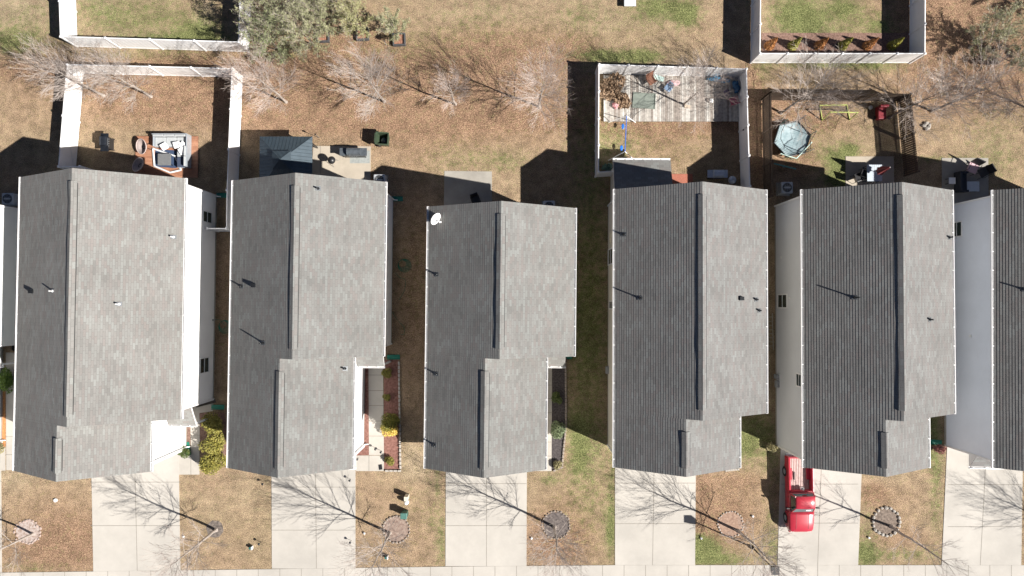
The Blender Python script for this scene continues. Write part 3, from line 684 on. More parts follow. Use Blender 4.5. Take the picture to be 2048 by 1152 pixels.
bare_tree('bare_tree', 'bare tree with a white trunk on the open lawn above the green bin', 768, 203, 6.3, 1.9, 4, group=G1)
bare_tree('bare_tree', 'smallest bare tree on the open lawn, second left of the plank deck yard', 911, 208, 5.6, 1.15, 5, TWIGP, group=G1, limbs=20)
bare_tree('bare_tree', 'round spiky bare tree beside the shadow of the deck yard fence', 1079, 214, 6.2, 1.9, 6, TWIGP, group=G1, limbs=32)
bare_tree('bare_tree', 'bare tree rising from the grey plank deck among toys', 1366, 209, 5.6, 1.7, 7, group=G1)
bare_tree('bare_tree', 'broad bare tree above the teal trampoline', 1562, 226, 6.6, 2.3, 8, TWIG, BARKD, group=G1, limbs=30)
bare_tree('bare_tree', 'bare tree over the corner of the wooden fence', 1778, 236, 6.2, 2.1, 9, TWIG, BARKD, group=G1, limbs=28)
bare_tree('bare_tree', 'bare tree on the lawn right of the wooden fence', 1862, 222, 6.6, 2.2, 10, TWIG, BARKD, group=G1, limbs=28)
bare_tree('bare_tree', 'bare tree past the right edge that throws a trunk shadow in', 2110, 240, 6.4, 1.7, 11, TWIG, BARKD, group=G1)
bare_tree('bare_tree', 'bare tree over pink gravel at the lower left edge', 66, 1068, 6.4, 1.9, 12, group=G2, limbs=20)
bare_tree('bare_tree', 'bare front tree in the small dark round bed right of the first full driveway', 432, 1060, 7.2, 1.7, 13, group=G2, limbs=24, sub=9)
bare_tree('bare_tree', 'bare front tree in the red mulch ring by the green utility box', 779, 1066, 7.4, 2.0, 14, group=G2, limbs=25, sub=9)
bare_tree('bare_tree', 'bare front tree in the black mulch ring near the middle', 1109, 1054, 7.2, 1.7, 15, group=G2, limbs=25, sub=9)
bare_tree('bare_tree', 'bare front tree by the ring of small white stones', 1477, 1062, 7.6, 1.9, 16, group=G2, limbs=25, sub=9)
bare_tree('bare_tree', 'bare front tree in the ring of large pale stones right of the pickup', 1782, 1053, 7.2, 1.6, 17, group=G2, limbs=12, sub=6)
bare_tree('bare_tree', 'bare front tree past the right edge, its shadow on the last driveway', 2180, 1078, 7.2, 1.8, 18, group=G2, limbs=25, sub=9)

LEAFG = mat('grey_green_leaf', (.18, .20, .095), .7, .4, 3, col2=(.42, .42, .24))
LEAFO = mat('olive_leaf', (.24, .25, .10), .7, .4, 3, col2=(.48, .46, .24))
LEAFD = mat('green_leaf', (.11, .15, .06), .7, .4, 3, col2=(.33, .35, .18))
GE = 'wispy evergreen trees along the upper lawn'
def ever(label, x, y, h, r, seed, lm, n=5, limbs=26, sub=9): bare_tree('evergreen_tree', label, x, y, h, r * 1.12, seed, TWIG, BARKD, GE, int(limbs * .85), lm, 2, .12, .007, (.08, .015), sub)
ever('big grey green evergreen covering the upper left fence corner', 566, 104, 4.2, 1.6, 31, LEAFD, 6, 30)
ever('evergreen at the top edge between the fence and the planters', 560, 40, 4.2, 1.7, 32, LEAFG, 6, 30)
ever('greyish evergreen with pale twigs right of the fence corner', 628, 90, 4.4, 1.5, 33, LEAFG, 5, 26)
ever('evergreen over the half hidden leftmost planter', 660, 62, 4.0, 1.3, 34, LEAFG, 6, 26)
ever('olive green evergreen over the middle planter box', 727, 60, 3.6, 1.15, 35, LEAFO, 5, 24)
ever('smallest evergreen, standing in the right planter box', 800, 76, 2.6, .85, 36, LEAFG, 5, 18, 7)
ever('evergreen at the top edge above the middle planter', 690, 10, 3.8, 1.5, 37, LEAFO, 5, 28)
ever('round grey green bush right of the six shrub yard', 1937, 96, 3.4, 1.35, 38, LEAFG, 5, 26)
ever('grey green bush touching the right edge near the top', 2024, 124, 3.0, 1.35, 39, LEAFG, 5, 26)
ever('bush in the top right corner of the photo', 2050, 20, 3.0, 1.5, 40, LEAFG, 4, 24)

def shrub(name, label, x, y, rx, ry, h, m, seed, n=1500, lumps=6, ls=.055, cone=False, group=None, cat='shrub', z0=.08):
    rnd = random.Random(seed); b = P(x, y); t = thing(name, label, cat, (b.x, b.y, 0), 0, group); f = MB(); s_ = MB()
    L_ = [(rnd.uniform(-.45, .45) * rx, rnd.uniform(-.45, .45) * ry, rnd.uniform(.35, .7) * h, rnd.uniform(.45, .62)) for _ in range(lumps)]
    for i in range(n):
        if cone:
            k = rnd.random() ** 1.6; a = rnd.uniform(0, 6.28); rr = (1 - k) ** .8 * rnd.uniform(.6, 1.05); c = Vector((rr * rx * math.cos(a), rr * ry * math.sin(a), z0 + k * h)); nrm = Vector((math.cos(a), math.sin(a), .4))
        else:
            q = L_[rnd.randrange(lumps)]; u = Vector((rnd.gauss(0, 1), rnd.gauss(0, 1), rnd.gauss(0, 1))).normalized(); k = rnd.uniform(.75, 1.08)
            c = Vector((q[0] + u.x * rx * q[3] * k, q[1] + u.y * ry * q[3] * k, max(z0, q[2] + u.z * h * .5 * q[3] * 1.2 * k))); nrm = u
        u = (Vector((rnd.gauss(0, 1), rnd.gauss(0, 1), rnd.gauss(0, 1))) + nrm * .6).normalized(); v = u.cross(Vector((rnd.gauss(0, 1), rnd.gauss(0, 1), rnd.gauss(0, 1)))).normalized(); a_ = ls * rnd.uniform(.7, 1.3)
        f.add([c - u * a_, c + v * a_ * .5, c + u * a_, c - v * a_ * .5], [(0, 1, 2, 3)])
    for i in range(7):
        a = i * .9; s_.tube((0, 0, 0), (math.cos(a) * rx * .5, math.sin(a) * ry * .5, h * .6), .02, .006, 4)
    s_.build('stem', BARKD, t); f.build('foliage', m, t); return t
YG = mat('yellow_green_leaf', (.13, .14, .025), .6, .4, 5, col2=(.44, .38, .09)); DG = mat('dark_green_leaf', (.045, .085, .02), .5, .4, 5, col2=(.17, .2, .06))
GD = mat('golden_leaf', (.62, .42, .06), .6, .2, 6, col2=(.9, .72, .22)); OR = mat('orange_leaf', (.36, .14, .04), .6, .3, 6, col2=(.58, .28, .1)); GG = mat('sage_leaf', (.10, .14, .07), .6, .4, 5, col2=(.3, .36, .2))
YC = mat('lime_leaf', (.22, .22, .03), .6, .3, 6, col2=(.5, .46, .1)); RB = mat('russet_leaf', (.2, .06, .05), .6, .4, 6, col2=(.42, .2, .18)); OLV = mat('dry_olive_leaf', (.22, .2, .09), .7, .4, 6, col2=(.45, .4, .22))
shrub('hedge_shrub', 'yellow green hedge shrub nearest the lawn, left of the second roof', 434, 925, .95, .9, 1.6, YG, 51, 4200, 8, .06)
shrub('hedge_shrub', 'yellow green hedge shrub in the middle of its row', 431, 880, .95, .9, 1.55, YG, 52, 4000, 8, .06)
shrub('hedge_shrub', 'hedge shrub nearest the porch, half in shadow', 428, 842, .95, .8, 1.5, YG, 53, 3600, 8, .06)
shrub('round_shrub', 'round dark green shrub at the garage corner by the teal drain', 371, 901, .52, .5, .9, DG, 54, 2200, 6, .045)
shrub('round_shrub', 'round green shrub on the path edge, largest in the red mulch bed', 786, 843, .75, .7, 1.4, mat('moss_leaf', (.1,.11,.015), .6, .3, 5, col2=(.3,.27,.04)), 55, 3200, 7, .05)
shrub('golden_shrub', 'bright golden yellow shrub in front of the largest round shrub', 780, 858, .68, .45, .8, GD, 56, 2600, 7, .05)
shrub('round_shrub', 'small yellow green shrub at the lower end of the red mulch bed', 780, 919, .38, .36, .6, YG, 57, 1400, 5, .04)
shrub('round_shrub', 'shaded shrub at the upper end of the red mulch bed', 775, 745, .4, .4, .7, YG, 58, 1400, 5, .04)
shrub('round_shrub', 'small shaded shrub mid way along the red mulch bed', 774, 795, .34, .34, .6, YG, 59, 1200, 5, .04)
shrub('round_shrub', 'grey green shrub at the shadow edge of the black mulch bed', 1116, 858, .62, .75, 1.0, GG, 60, 2800, 6, .05)
shrub('round_shrub', 'dry brownish shrub at the end of the black mulch bed', 1114, 928, .42, .4, .5, OLV, 61, 1400, 5, .04)
shrub('round_shrub', 'shaded green shrub inside the black mulch bed', 1113, 795, .42, .5, .7, DG, 62, 1500, 5, .045)
shrub('russet_shrub', 'dark red shrub by the corner of the blue grey house', 1874, 897, .48, .42, .7, RB, 63, 1500, 6, .045)
shrub('round_shrub', 'pale olive shrub cut by the left edge of the photo', 6, 893, .5, .5, .8, OLV, 64, 1600, 6, .05)
shrub('round_shrub', 'green shrub in shade beside the far left porch', 24, 760, .5, 1.0, 1.0, mat('fresh_leaf',(.06,.12,.02),.6,.3,5,col2=(.2,.3,.05)), 65, 2200, 7, .055)
shrub('grass_tuft', 'dry ornamental grass tuft at the corner of the grey sided house', 1541, 893, .42, .4, .6, OLV, 66, 1300, 5, .06)
for i, (x, m, lb) in enumerate(((1537,OR,'orange'),(1584,YC,'lime'),(1636,OR,'faded orange'),(1683,YC,'lime'),(1733,OR,'orange'),(1782,YC,'lime'))):
    pos = ('first from the left', 'second from the left', 'third from the left', 'fourth from the left', 'fifth from the left', 'last on the right, in shadow')[i]
    shrub('conical_shrub', f'small pointed {lb} shrub, {pos} of six along the fence', x, 93, .36, .34, 1.55, m, 70 + i, 1500, 5, .05, True, 'six pointed shrubs along the fence')
shrub('spiky_plant', 'blue green spiky plant in the corner by the sunroom', 1213, 335, .35, .35, .5, mat('agave_leaf', (.14,.24,.2), .5), 79, 220, 4, .16)
shrub('brush_pile', 'pile of dead brown branches in the deck corner', 1222, 180, .95, .95, .8, mat('dead_twig', (.22,.14,.085), .9, .3, 6, col2=(.42,.30,.2)), 80, 1500, 9, .16, cat='brush pile')
shrub('brush_pile', 'smaller heap of dead twigs beside the red and white toys', 1242, 203, .7, .6, .6, MATS['dead_twig'], 81, 900, 6, .14, cat='brush pile')

# ------------------------------------------------------------------ edging stones
def ring(x, y, r, n, m, label, group, sx, sy, sz, seed, jit=.1, arc=(0, 6.283)):
    rnd = random.Random(seed); c = P(x, y)
    base = [MB().blob((0, 0, sz * .35), (sx / 2, sy / 2, sz / 2), seed + k, .16, 6, 9) for k in range(3)]
    for i in range(n):
        a = arc[0] + (arc[1] - arc[0]) * i / n; rr = r / PPM * (1 + rnd.uniform(-jit, jit) * .4)
        b = base[i % 3]
        if i < 3: o = b.build('edging_stone', m)
        else: o = base_o[i % 3].copy(); COL.objects.link(o)
        if i == 0: base_o = []
        if i < 3: base_o.append(o)
        o.location = (c.x + rr * math.cos(a), c.y + rr * math.sin(a), 0); o.rotation_euler = (0, 0, a + math.pi / 2 + rnd.uniform(-.3, .3)); s_ = rnd.uniform(.85, 1.15); o.scale = (s_, s_, s_)
        tag(o, label, 'stone', group)
ring(1772,1043,27,20,STONE,'large pale stone ringing the tree bed right of the pickup','large stones round the tree bed',.27,.22,.17,1)
ring(1461,1048,25,26,mat('white_stone',(.5,.46,.42),.9,.2,3,.3,20),'small white stone ringing the tree bed left of the pickup','small white stones round the tree bed',.14,.1,.1,2)
ring(793,1058,26,24,PAVER,'grey paver edging the red mulch ring on the lawn','pavers round the red mulch ring',.2,.13,.12,3)
ring(1112,1050,27,26,PAVER,'grey paver edging the black mulch ring on the lawn','pavers round the black mulch ring',.18,.11,.1,4)
ring(56,1064,24,22,mat('pink_stone',(.31,.21,.17),.9,.3,5,.4,20,col2=(.5,.43,.4)),'pinkish stone round the bed at the lower left','pinkish stones round the bed',.2,.14,.1,5,.3)
def row_(pts, n, m, label, group, sx, sy, sz, seed):
    rnd = random.Random(seed); W_ = [P(x, y) for x, y in pts]; Ls = [(b - a).length for a, b in zip(W_, W_[1:])]; T = sum(Ls); o0 = None
    for i in range(n):
        d = T * (i + .5) / n; k = 0
        while d > Ls[k]: d -= Ls[k]; k += 1
        a, b = W_[k], W_[k + 1]; p = a.lerp(b, d / Ls[k]); ang = math.atan2((b - a).y, (b - a).x)
        if o0 is None: o = o0 = MB().cbox(0, 0, sz / 2, sx, sy, sz).build('edging_stone', m, None, False, .02)
        else: o = o0.copy(); COL.objects.link(o)
        o.location = (p.x, p.y, rnd.uniform(-.02, .01)); o.rotation_euler = (0, 0, ang + rnd.uniform(-.08, .08)); tag(o, label, 'stone', group)
row_([(798,722),(801,935),(800,941),(770,941)], 30, STONE, 'pale block edging the red mulch bed beside the front path', 'blocks edging the red mulch bed', .24, .13, .14, 1)
row_([(1131,715),(1132,850),(1127,900),(1124,934),(1106,942)], 32, PAVER, 'weathered block edging the long black mulch bed', 'blocks edging the black mulch bed', .22, .12, .12, 2)
row_([(1450,941),(1478,938)], 6, STONE, 'loose pale stone at the front corner of the sunroom house', 'loose stones at the house corner', .16, .14, .1, 3)
for i, (x, y) in enumerate(((1847,252),(1852,258),(1857,250),(1851,247),(1856,256))):
    b = P(x, y); single('pale_rock', MB().blob((0, 0, .08), (.16, .13, .12), 40 + i, .2, 6, 9), STONE, 'pale rock in the small heap on the lawn under the right trees', 'rock', b, i, 'pale rocks heaped on the lawn')

# ------------------------------------------------------------------ pickup truck
def truck():
    c = P(1591, 982); t = thing('pickup_truck', 'red regular cab pickup parked nose to the street, empty bed', 'pickup truck', (c.x, c.y, 0), R(.6))
    RED_ = mat('red_paint', (.42, .025, .045), .36, .05, 2, coat=.4); w2 = .87; F = -2.57; B = 2.57  # F front (south), B rear
    def sec(y, hw, zb, zt, crown=.04, rnd_=.1):
        return [(-hw, y, zb), (-hw, y, zt - rnd_ * 1.6), (-hw + rnd_ * .35, y, zt - rnd_ * .45), (-hw + rnd_, y, zt), (-hw * .4, y, zt + crown), (0, y, zt + crown * 1.15), (hw * .4, y, zt + crown), (hw - rnd_, y, zt), (hw - rnd_ * .35, y, zt - rnd_ * .45), (hw, y, zt - rnd_ * 1.6), (hw, y, zb)]
    # hood and front end
    b = MB(); b.loft([sec(F, .66, .42, .78, .01), sec(F + .05, .76, .4, .86, .02), sec(F + .2, .83, .4, .93), sec(F + .7, .87, .4, .99), sec(F + 1.2, .88, .4, 1.03), sec(F + 1.42, .88, .4, 1.05, .02)])
    b.build('hood', RED_, t, True)
    b = MB()
    for x in (-.42, .42): b.add([(x, F + .25, .985), (x + .03, F + .25, .985), (x + .03, F + 1.3, 1.085), (x, F + 1.3, 1.085)], [(0, 1, 2, 3)])
    b.build('hood_crease', mat('dark_red', (.25, .01, .02), .5), t)
    # lower cab
    b = MB(); b.loft([sec(F + 1.42, .885, .38, 1.06, .0), sec(F + 2.0, .885, .38, 1.08, .0), sec(F + 2.74, .885, .38, 1.08, .0)]); b.build('cab', RED_, t, True)
    # greenhouse glass block then roof
    b = MB(); y0 = F + 1.44
    b.add([(-.74, y0, 1.06), (.74, y0, 1.06), (.78, y0 + 1.24, 1.06), (-.78, y0 + 1.24, 1.06), (-.62, y0 + .42, 1.62), (.62, y0 + .42, 1.62), (.64, y0 + 1.16, 1.62), (-.64, y0 + 1.16, 1.62)],
          [(0, 1, 5, 4), (1, 2, 6, 5), (2, 3, 7, 6), (3, 0, 4, 7), (4, 5, 6, 7)]); b.build('windshield', mat('car_glass', (.10, .2, .2), .15, .1, 2, spec=.4), t)
    b = MB(); b.loft([[(x, yy, zz + dz) for x, dz in ((-.66, -.07), (-.655, -.02), (-.6, .015), (-.3, .04), (0, .05), (.3, .04), (.6, .015), (.655, -.02), (.66, -.07))] for yy, zz in ((y0 + .36, 1.60), (y0 + .42, 1.64), (y0 + .8, 1.665), (y0 + 1.15, 1.65), (y0 + 1.2, 1.61))])
    b.build('cab_roof', RED_, t, True)
    for s_ in (-1, 1):
        MB().tube((s_ * .74, y0 + .0, 1.06), (s_ * .625, y0 + .42, 1.62), .035).build('pillar', RED_, t); MB().tube((s_ * .79, y0 + 1.22, 1.06), (s_ * .65, y0 + 1.17, 1.62), .05).build('pillar', RED_, t)
    MB().add([(.18, y0 + .09, 1.185), (.5, y0 + .09, 1.185), (.49, y0 + .22, 1.36), (.18, y0 + .22, 1.36)], [(0, 1, 2, 3)]).build('windshield_paper', WHITE, t)
    # bed: floor, walls with rails, tailgate
    yb0, yb1 = F + 2.8, B - .05
    fl = MB().box(-.72, .72, yb0, yb1, .5, .58); fl.build('bed_floor', mat('bed_grey', (.33, .22, .2), .6, .2, 5), t)
    rb = MB(); x = -.68
    while x < .68: rb.box(x, x + .05, yb0 + .02, yb1 - .02, .58, .605); x += .115
    rb.build('bed_ribs', mat('bed_rib', (.62, .46, .43), .5, .15, 7), t)
    wl = MB(); prof = lambda s_: [(s_ * .72, .45), (s_ * .72, 1.02), (s_ * .78, 1.06), (s_ * .86, 1.05), (s_ * .885, .98), (s_ * .885, .42)]
    for s_ in (-1, 1):
        p = prof(s_); wl.yprism(p if s_ > 0 else p[::-1], yb0 - .02, B)
        wl.box(min(s_ * .5, s_ * .72), max(s_ * .5, s_ * .72), yb0 + .75, yb0 + 1.5, .58, .74)
    wl.box(-.72, .72, yb0 - .02, yb0 + .04, .45, 1.04); wl.build('bed_wall', RED_, t)
    tg = MB().box(-.73, .73, B - .08, B, .48, 1.03).build('tailgate', RED_, t, False, .015)
    MB().cbox(0, B + .02, .85, .22, .04, .06).build('tailgate_handle', BLACK, tg)
    MB().box(-.86, .86, B, B + .16, .42, .58).build('rear_bumper', STEEL, t, False, .03)
    MB().box(-.74, .74, F - .09, F + .03, .36, .58).build('front_bumper', RED_, t, False, .04)
    MB().box(-.42, .42, F - .012, F + .05, .6, .76).build('grille', BLACK, t)
    for s_ in (-1, 1):
        MB().box(min(s_ * .44, s_ * .68), max(s_ * .44, s_ * .68), F - .015, F + .06, .6, .77).build('headlight', mat('lamp_glass', (.75, .75, .72), .15), t)
        MB().box(min(s_ * .74, s_ * .89), max(s_ * .74, s_ * .89), B - .06, B + .012, .6, .98).build('tail_light', mat('lamp_red', (.4, .01, .01), .2), t)
        mm = MB(); mm.cbox(s_ * 1.02, y0 + .28, 1.14, .2, .09, .16); mm.tube((s_ * .84, y0 + .32, 1.08), (s_ * .95, y0 + .3, 1.12), .025); mm.build('side_mirror', BLACK, t, False, .02)
        MB().cbox(s_ * .89, y0 + 1.02, .92, .02, .16, .04).build('door_handle', BLACK, t)
        sw = MB(); sw.add([(s_ * .785, y0 + .2, 1.1), (s_ * .795, y0 + 1.1, 1.1), (s_ * .67, y0 + 1.08, 1.58), (s_ * .655, y0 + .48, 1.58)], [(0, 1, 2, 3)]); sw.build('side_window', MATS['window_glass'], t)
        for yy in (F + .85, B - 1.1):
            wh = MB(); wh.tube((s_ * .66, yy, .36), (s_ * .905, yy, .36), .36, .36, 24); o_ = wh.build('wheel', mat('tyre', (.018, .018, .018), .9), t, False, .03)
            rm = MB(); rm.tube((s_ * .9, yy, .36), (s_ * .918, yy, .36), .2, .18, 16); rm.build('rim', STEEL, o_)
            ar = MB(); n = 14
            for k in range(n):
                a0, a1 = math.pi * k / n, math.pi * (k + 1) / n; R1, R2 = .41, .47
                v = [(s_ * .9, yy + math.cos(a) * r_, .36 + math.sin(a) * r_) for a in (a0, a1) for r_ in (R1, R2)] + [(s_ * .8, yy + math.cos(a) * r_, .36 + math.sin(a) * r_) for a in (a0, a1) for r_ in (R1, R2)]
                ar.add(v, [(0, 1, 3, 2), (1, 5, 7, 3), (0, 2, 6, 4), (4, 6, 7, 5)])
            ar.build('wheel_arch', RED_, t)
    MB().cbox(0, y0 + 1.235, 1.5, .3, .03, .05).build('brake_light', MATS['lamp_red'], t)
    # things lying in the bed
    q = t.location + Vector((.42, yb0 + .22, 0)); single('white_bucket', MB().lathe([(.1, .6), (.13, .86), (.12, .86), (.09, .63)], 14), WHITE, 'small white bucket in the front of the pickup bed', 'bucket', (c.x + .12, c.y + .36, 0))
    single('long_tool', MB().path([(0, 0, .63), (.1, .55, .66)], .04), BLACK, 'black tool lying on the ribs of the pickup bed', 'tool', (c.x - .35, c.y + .95, 0), .2)
truck()

# ------------------------------------------------------------------ air conditioners
def ac(label, x, y, rz=0):
    b = P(x, y, .0); t = thing('air_conditioner', label, 'air conditioner', b, rz, 'outdoor air conditioning units'); AG = mat('ac_grey', (.5, .53, .56), .5, .08, 6, metal=.2)
    MB().cbox(0, 0, .04, .95, .95, .08).build('pad', GREY_CONC, t)
    MB().cbox(0, 0, .46, .8, .8, .74).build('casing', AG, t, False, .06)
    f = MB()
    for r_ in (.1, .17, .24, .31): f.torus((0, 0, .86), r_, .008, 20, 4)
    for k in range(8): a = k * .785; f.path([(.05 * math.cos(a), .05 * math.sin(a), .865), (.34 * math.cos(a), .34 * math.sin(a), .85)], .007, 4)
    f.build('grille', STEEL, t); MB().lathe([(.33, .825), (.33, .845), (.01, .846)], 24).build('fan_well', DARKM, t)
    MB().cbox(0, 0, .855, .42, .12, .012).build('fan_blade', AG, t)
ac('air conditioner in shade behind the far left house', 32, 401); ac('air conditioner at the rear right corner of the red mulch house', 763, 364)
ac('air conditioner barely showing behind the satellite dish house', 1097, 416); ac('air conditioner in shade behind the pickup house', 1565, 379)

def splash(label, x, y, rz=0):
    b = P(x, y); m = MB(); m.add([(-.45, -.1, .05), (-.45, .1, .05), (.45, .17, .03), (.45, -.17, .03), (-.45, -.1, 0), (-.45, .1, 0), (.45, .17, 0), (.45, -.17, 0)], [(3, 2, 1, 0), (4, 5, 6, 7), (0, 1, 5, 4), (1, 2, 6, 5), (2, 3, 7, 6), (3, 0, 4, 7)])
    m.box(-.45, .45, -.17, -.13, .03, .09); m.box(-.45, .45, .13, .17, .03, .09); single('splash_block', m, GREENP, label, 'splash block', b, rz, 'green plastic splash blocks')
splash('green splash block beside the back corner of the red mulch house', 793, 398); splash('green splash block at the top of the red mulch bed', 787, 714); splash('green splash block above the black mulch bed', 1131, 713)
splash('green splash block above the yellow green hedge', 436, 814); splash('green splash block at the round dark shrub', 376, 897, R(-80)); splash('green splash block at the corner of the blue grey house', 1870, 884, R(175)); splash('green splash block in shade near the sofa yard fence end', 446, 391)

# ------------------------------------------------------------------ gazebo
def gazebo():
    b = P(592, 338); t = thing('gazebo', 'dark metal hip roofed gazebo behind the second house', 'gazebo', b); GM = mat('gazebo_roof', (.06, .085, .105), .45, .12, 3, metal=.3)
    def hip(hx, hy, ze, zt, tx, ty, mb):
        V = [(-hx, -hy, ze), (hx, -hy, ze), (hx, hy, ze), (-hx, hy, ze), (-tx, -ty, zt), (tx, -ty, zt), (tx, ty, zt), (-tx, ty, zt)]
        mb.add(V, [(0, 1, 5, 4), (1, 2, 6, 5), (2, 3, 7, 6), (3, 0, 4, 7), (4, 5, 6, 7), (3, 2, 1, 0)])
        # standing seams
        for (a, b_, c, d) in ((0, 1, 5, 4), (1, 2, 6, 5), (2, 3, 7, 6), (3, 0, 4, 7)):
            A, B_, C_, D = (Vector(V[i]) for i in (a, b_, c, d)); n = 15
            for i in range(1, n):
                p = A.lerp(B_, i / n); apex = D.lerp(C_, .5); up_ = (((C_ + D) / 2) - (A + B_) / 2); f = 1 - abs(i / n - .5) * 2
                q = p + up_ * min(1, f * 1.06); nn = (B_ - A).normalized() * .012
                mb.add([p - nn + Vector((0, 0, .004)), p + nn + Vector((0, 0, .004)), q + nn + Vector((0, 0, .02)), q - nn + Vector((0, 0, .02)), p + Vector((0, 0, .028)), q + Vector((0, 0, .04))], [(0, 4, 5, 3), (4, 1, 2, 5)])
        for a, c in ((0, 4), (1, 5), (2, 6), (3, 7)): mb.tube(V[a], V[c], .025, .025, 5)
    r = MB(); hip(1.78, 1.78, 2.15, 2.95, .35, .35, r); r.build('roof', GM, t)
    r = MB(); hip(.62, .62, 3.0, 3.28, .03, .03, r); r.build('top_roof', GM, t)
    for sx in (-1, 1):
        for sy in (-1, 1): MB().box(sx * 1.5 - .05, sx * 1.5 + .05, sy * 1.5 - .05, sy * 1.5 + .05, 0, 2.2).build('post', DARKM, t)
    fr = MB()
    for s_ in (-1, 1): fr.box(-1.55, 1.55, s_ * 1.5 - .04, s_ * 1.5 + .04, 2.05, 2.15); fr.box(s_ * 1.5 - .04, s_ * 1.5 + .04, -1.46, 1.46, 2.05, 2.15)
    fr.build('beam', DARKM, t)
gazebo()

def torch(label, x, y, h=1.6):
    b = P(x, y); t = thing('garden_torch', label, 'garden torch', b); MB().tube((0, 0, 0), (0, 0, h), .018).build('pole', STEEL, t); MB().lathe([(.03, h - .15), (.055, h - .05), (.055, h + .05), (.02, h + .12)], 10).build('lamp', BLACK, t)
torch('thin garden torch by the gazebo corner, with a long shadow', 639, 276, 1.05)
# grills
def grill(name, label, x, y, rz, L_, m, hood=True, group=None, cart=True):
    b = P(x, y); t = thing(name, label, 'grill', b, rz); 
    MB().box(-L_ / 2 + .2, L_ / 2 - .25, -.25, .25, .12, .8).build('cabinet', BLACK, t, False, .02)
    MB().box(-L_ / 2, L_ / 2, -.27, .27, .8, .86).build('side_shelf', m, t, False, .01)
    hd = MB(); prof = [(-.26, .86), (-.26, 1.0), (-.18, 1.12), (.05, 1.16), (.2, 1.1), (.26, .95), (.26, .86)]
    hd.at(0, 0, 0, math.pi / 2); hd.yprism([(p[0], p[1]) for p in prof][::-1], L_ * .22, -L_ * .28); hd.build('lid', m, t)
    MB().path([(-L_ * .2, -.32, 1.0), (L_ * .2, -.32, 1.0)], .014).build('handle', STEEL, t)
    kn = MB()
    for k in range(4): kn.tube((-.25 + k * .16, -.27, .8), (-.25 + k * .16, -.31, .8), .03, .03, 8)
    kn.build('knob', STEEL, t)
    for sx in (-1, 1):
        for sy in (-1, 1): MB().tube((sx * (L_ / 2 - .24), sy * .2, 0), (sx * (L_ / 2 - .24), sy * .2, .13), .04).build('caster', BLACK, t)
grill('gas_grill', 'black gas grill on the lawn of the sofa yard', 223, 290, R(90), 1.25, mat('grill_black', (.03, .035, .045), .3, .2, 5, metal=.5))
grill('gas_grill', 'large dark grey grill with open side shelf on the beige patio', 712, 309, R(0), 1.9, mat('grill_grey', (.13, .15, .17), .35, .2, 5, metal=.4))
grill('gas_grill', 'pale grill with rounded lid in shade behind the sunroom house', 1428, 352, 0, 1.4, mat('grill_silver', (.5, .54, .6), .35, .1, 5, metal=.3))
def kettle(label, x, y, m, r=.29):
    b = P(x, y); t = thing('kettle_grill', label, 'kettle grill', b); MB().lathe([(.02, .55), (r * .7, .62), (r, .78), (r, .82), (r * .8, .95), (r * .3, 1.03), (.02, 1.04)], 22).build('bowl', m, t, True)
    for k in range(3): a = k * 2.1 + .4; MB().tube((.15 * math.cos(a), .15 * math.sin(a), .65), (.34 * math.cos(a), .34 * math.sin(a), 0), .014).build('leg', STEEL, t)
    MB().path([(-.06, 0, 1.04), (-.06, 0, 1.09), (.06, 0, 1.09), (.06, 0, 1.04)], .012).build('handle', BLACK, t)
kettle('small square black grill on legs on the beige patio', 669, 325, BLACK, .27); kettle('pale round kettle grill beside the rounded lid grill', 1457, 364, MATS['grill_silver'], .28)
single('patio_mat', MB().box(-.7, .7, -.45, .45, .03, .042), mat('grey_mat', (.3, .32, .31), .9, .15, 6), 'grey grill mat on the beige patio', 'mat', P(720, 314))
# bin
def bin_():
    b = P(770, 284); t = thing('wheelie_bin', 'dark green wheeled bin with its lid flung open on the lawn', 'bin', b, R(-4)); t.scale = (1.2, 1.2, 1.08); m = mat('bin_green', (.05, .075, .045), .45, .12, 5)
    def sq(h_, z): return [(-h_, -h_, z), (h_, -h_, z), (h_, h_, z), (-h_, h_, z)]
    mb = MB(); mb.loft([sq(.27, .05), sq(.34, .95), sq(.37, .95), sq(.37, 1.0), sq(.31, 1.0), sq(.24, .15)][:4] + [sq(.31, 1.0), sq(.23, .15)]); mb.build('body', m, t, False)
    MB().add([(-.37, -.35, 1.0), (-.37, .35, 1.0), (-.5, .33, .35), (-.5, -.33, .35), (-.4, -.35, 1.0), (-.4, .35, 1.0), (-.54, .33, .35), (-.54, -.33, .35)], [(0, 1, 2, 3), (7, 6, 5, 4), (0, 4, 5, 1), (3, 2, 6, 7)]).build('lid', m, t)
    single('rubbish_bag', MB().blob((0, 0, .4), (.2, .2, .16), 3), mat('bag_grey', (.25, .26, .27), .4), 'grey rubbish bag inside the open green bin', 'bag', (b.x, b.y, 0), 0, None, True)
    for s_ in (-1, 1): MB().tube((-.3, s_ * .25, .12), (-.3, s_ * .32, .12), .12, .12, 14).build('wheel', BLACK, t)
    MB().path([(-.4, -.25, 1.02), (-.43, -.25, 1.05), (-.43, .25, 1.05), (-.4, .25, 1.02)], .016).build('handle', m, t)
bin_()

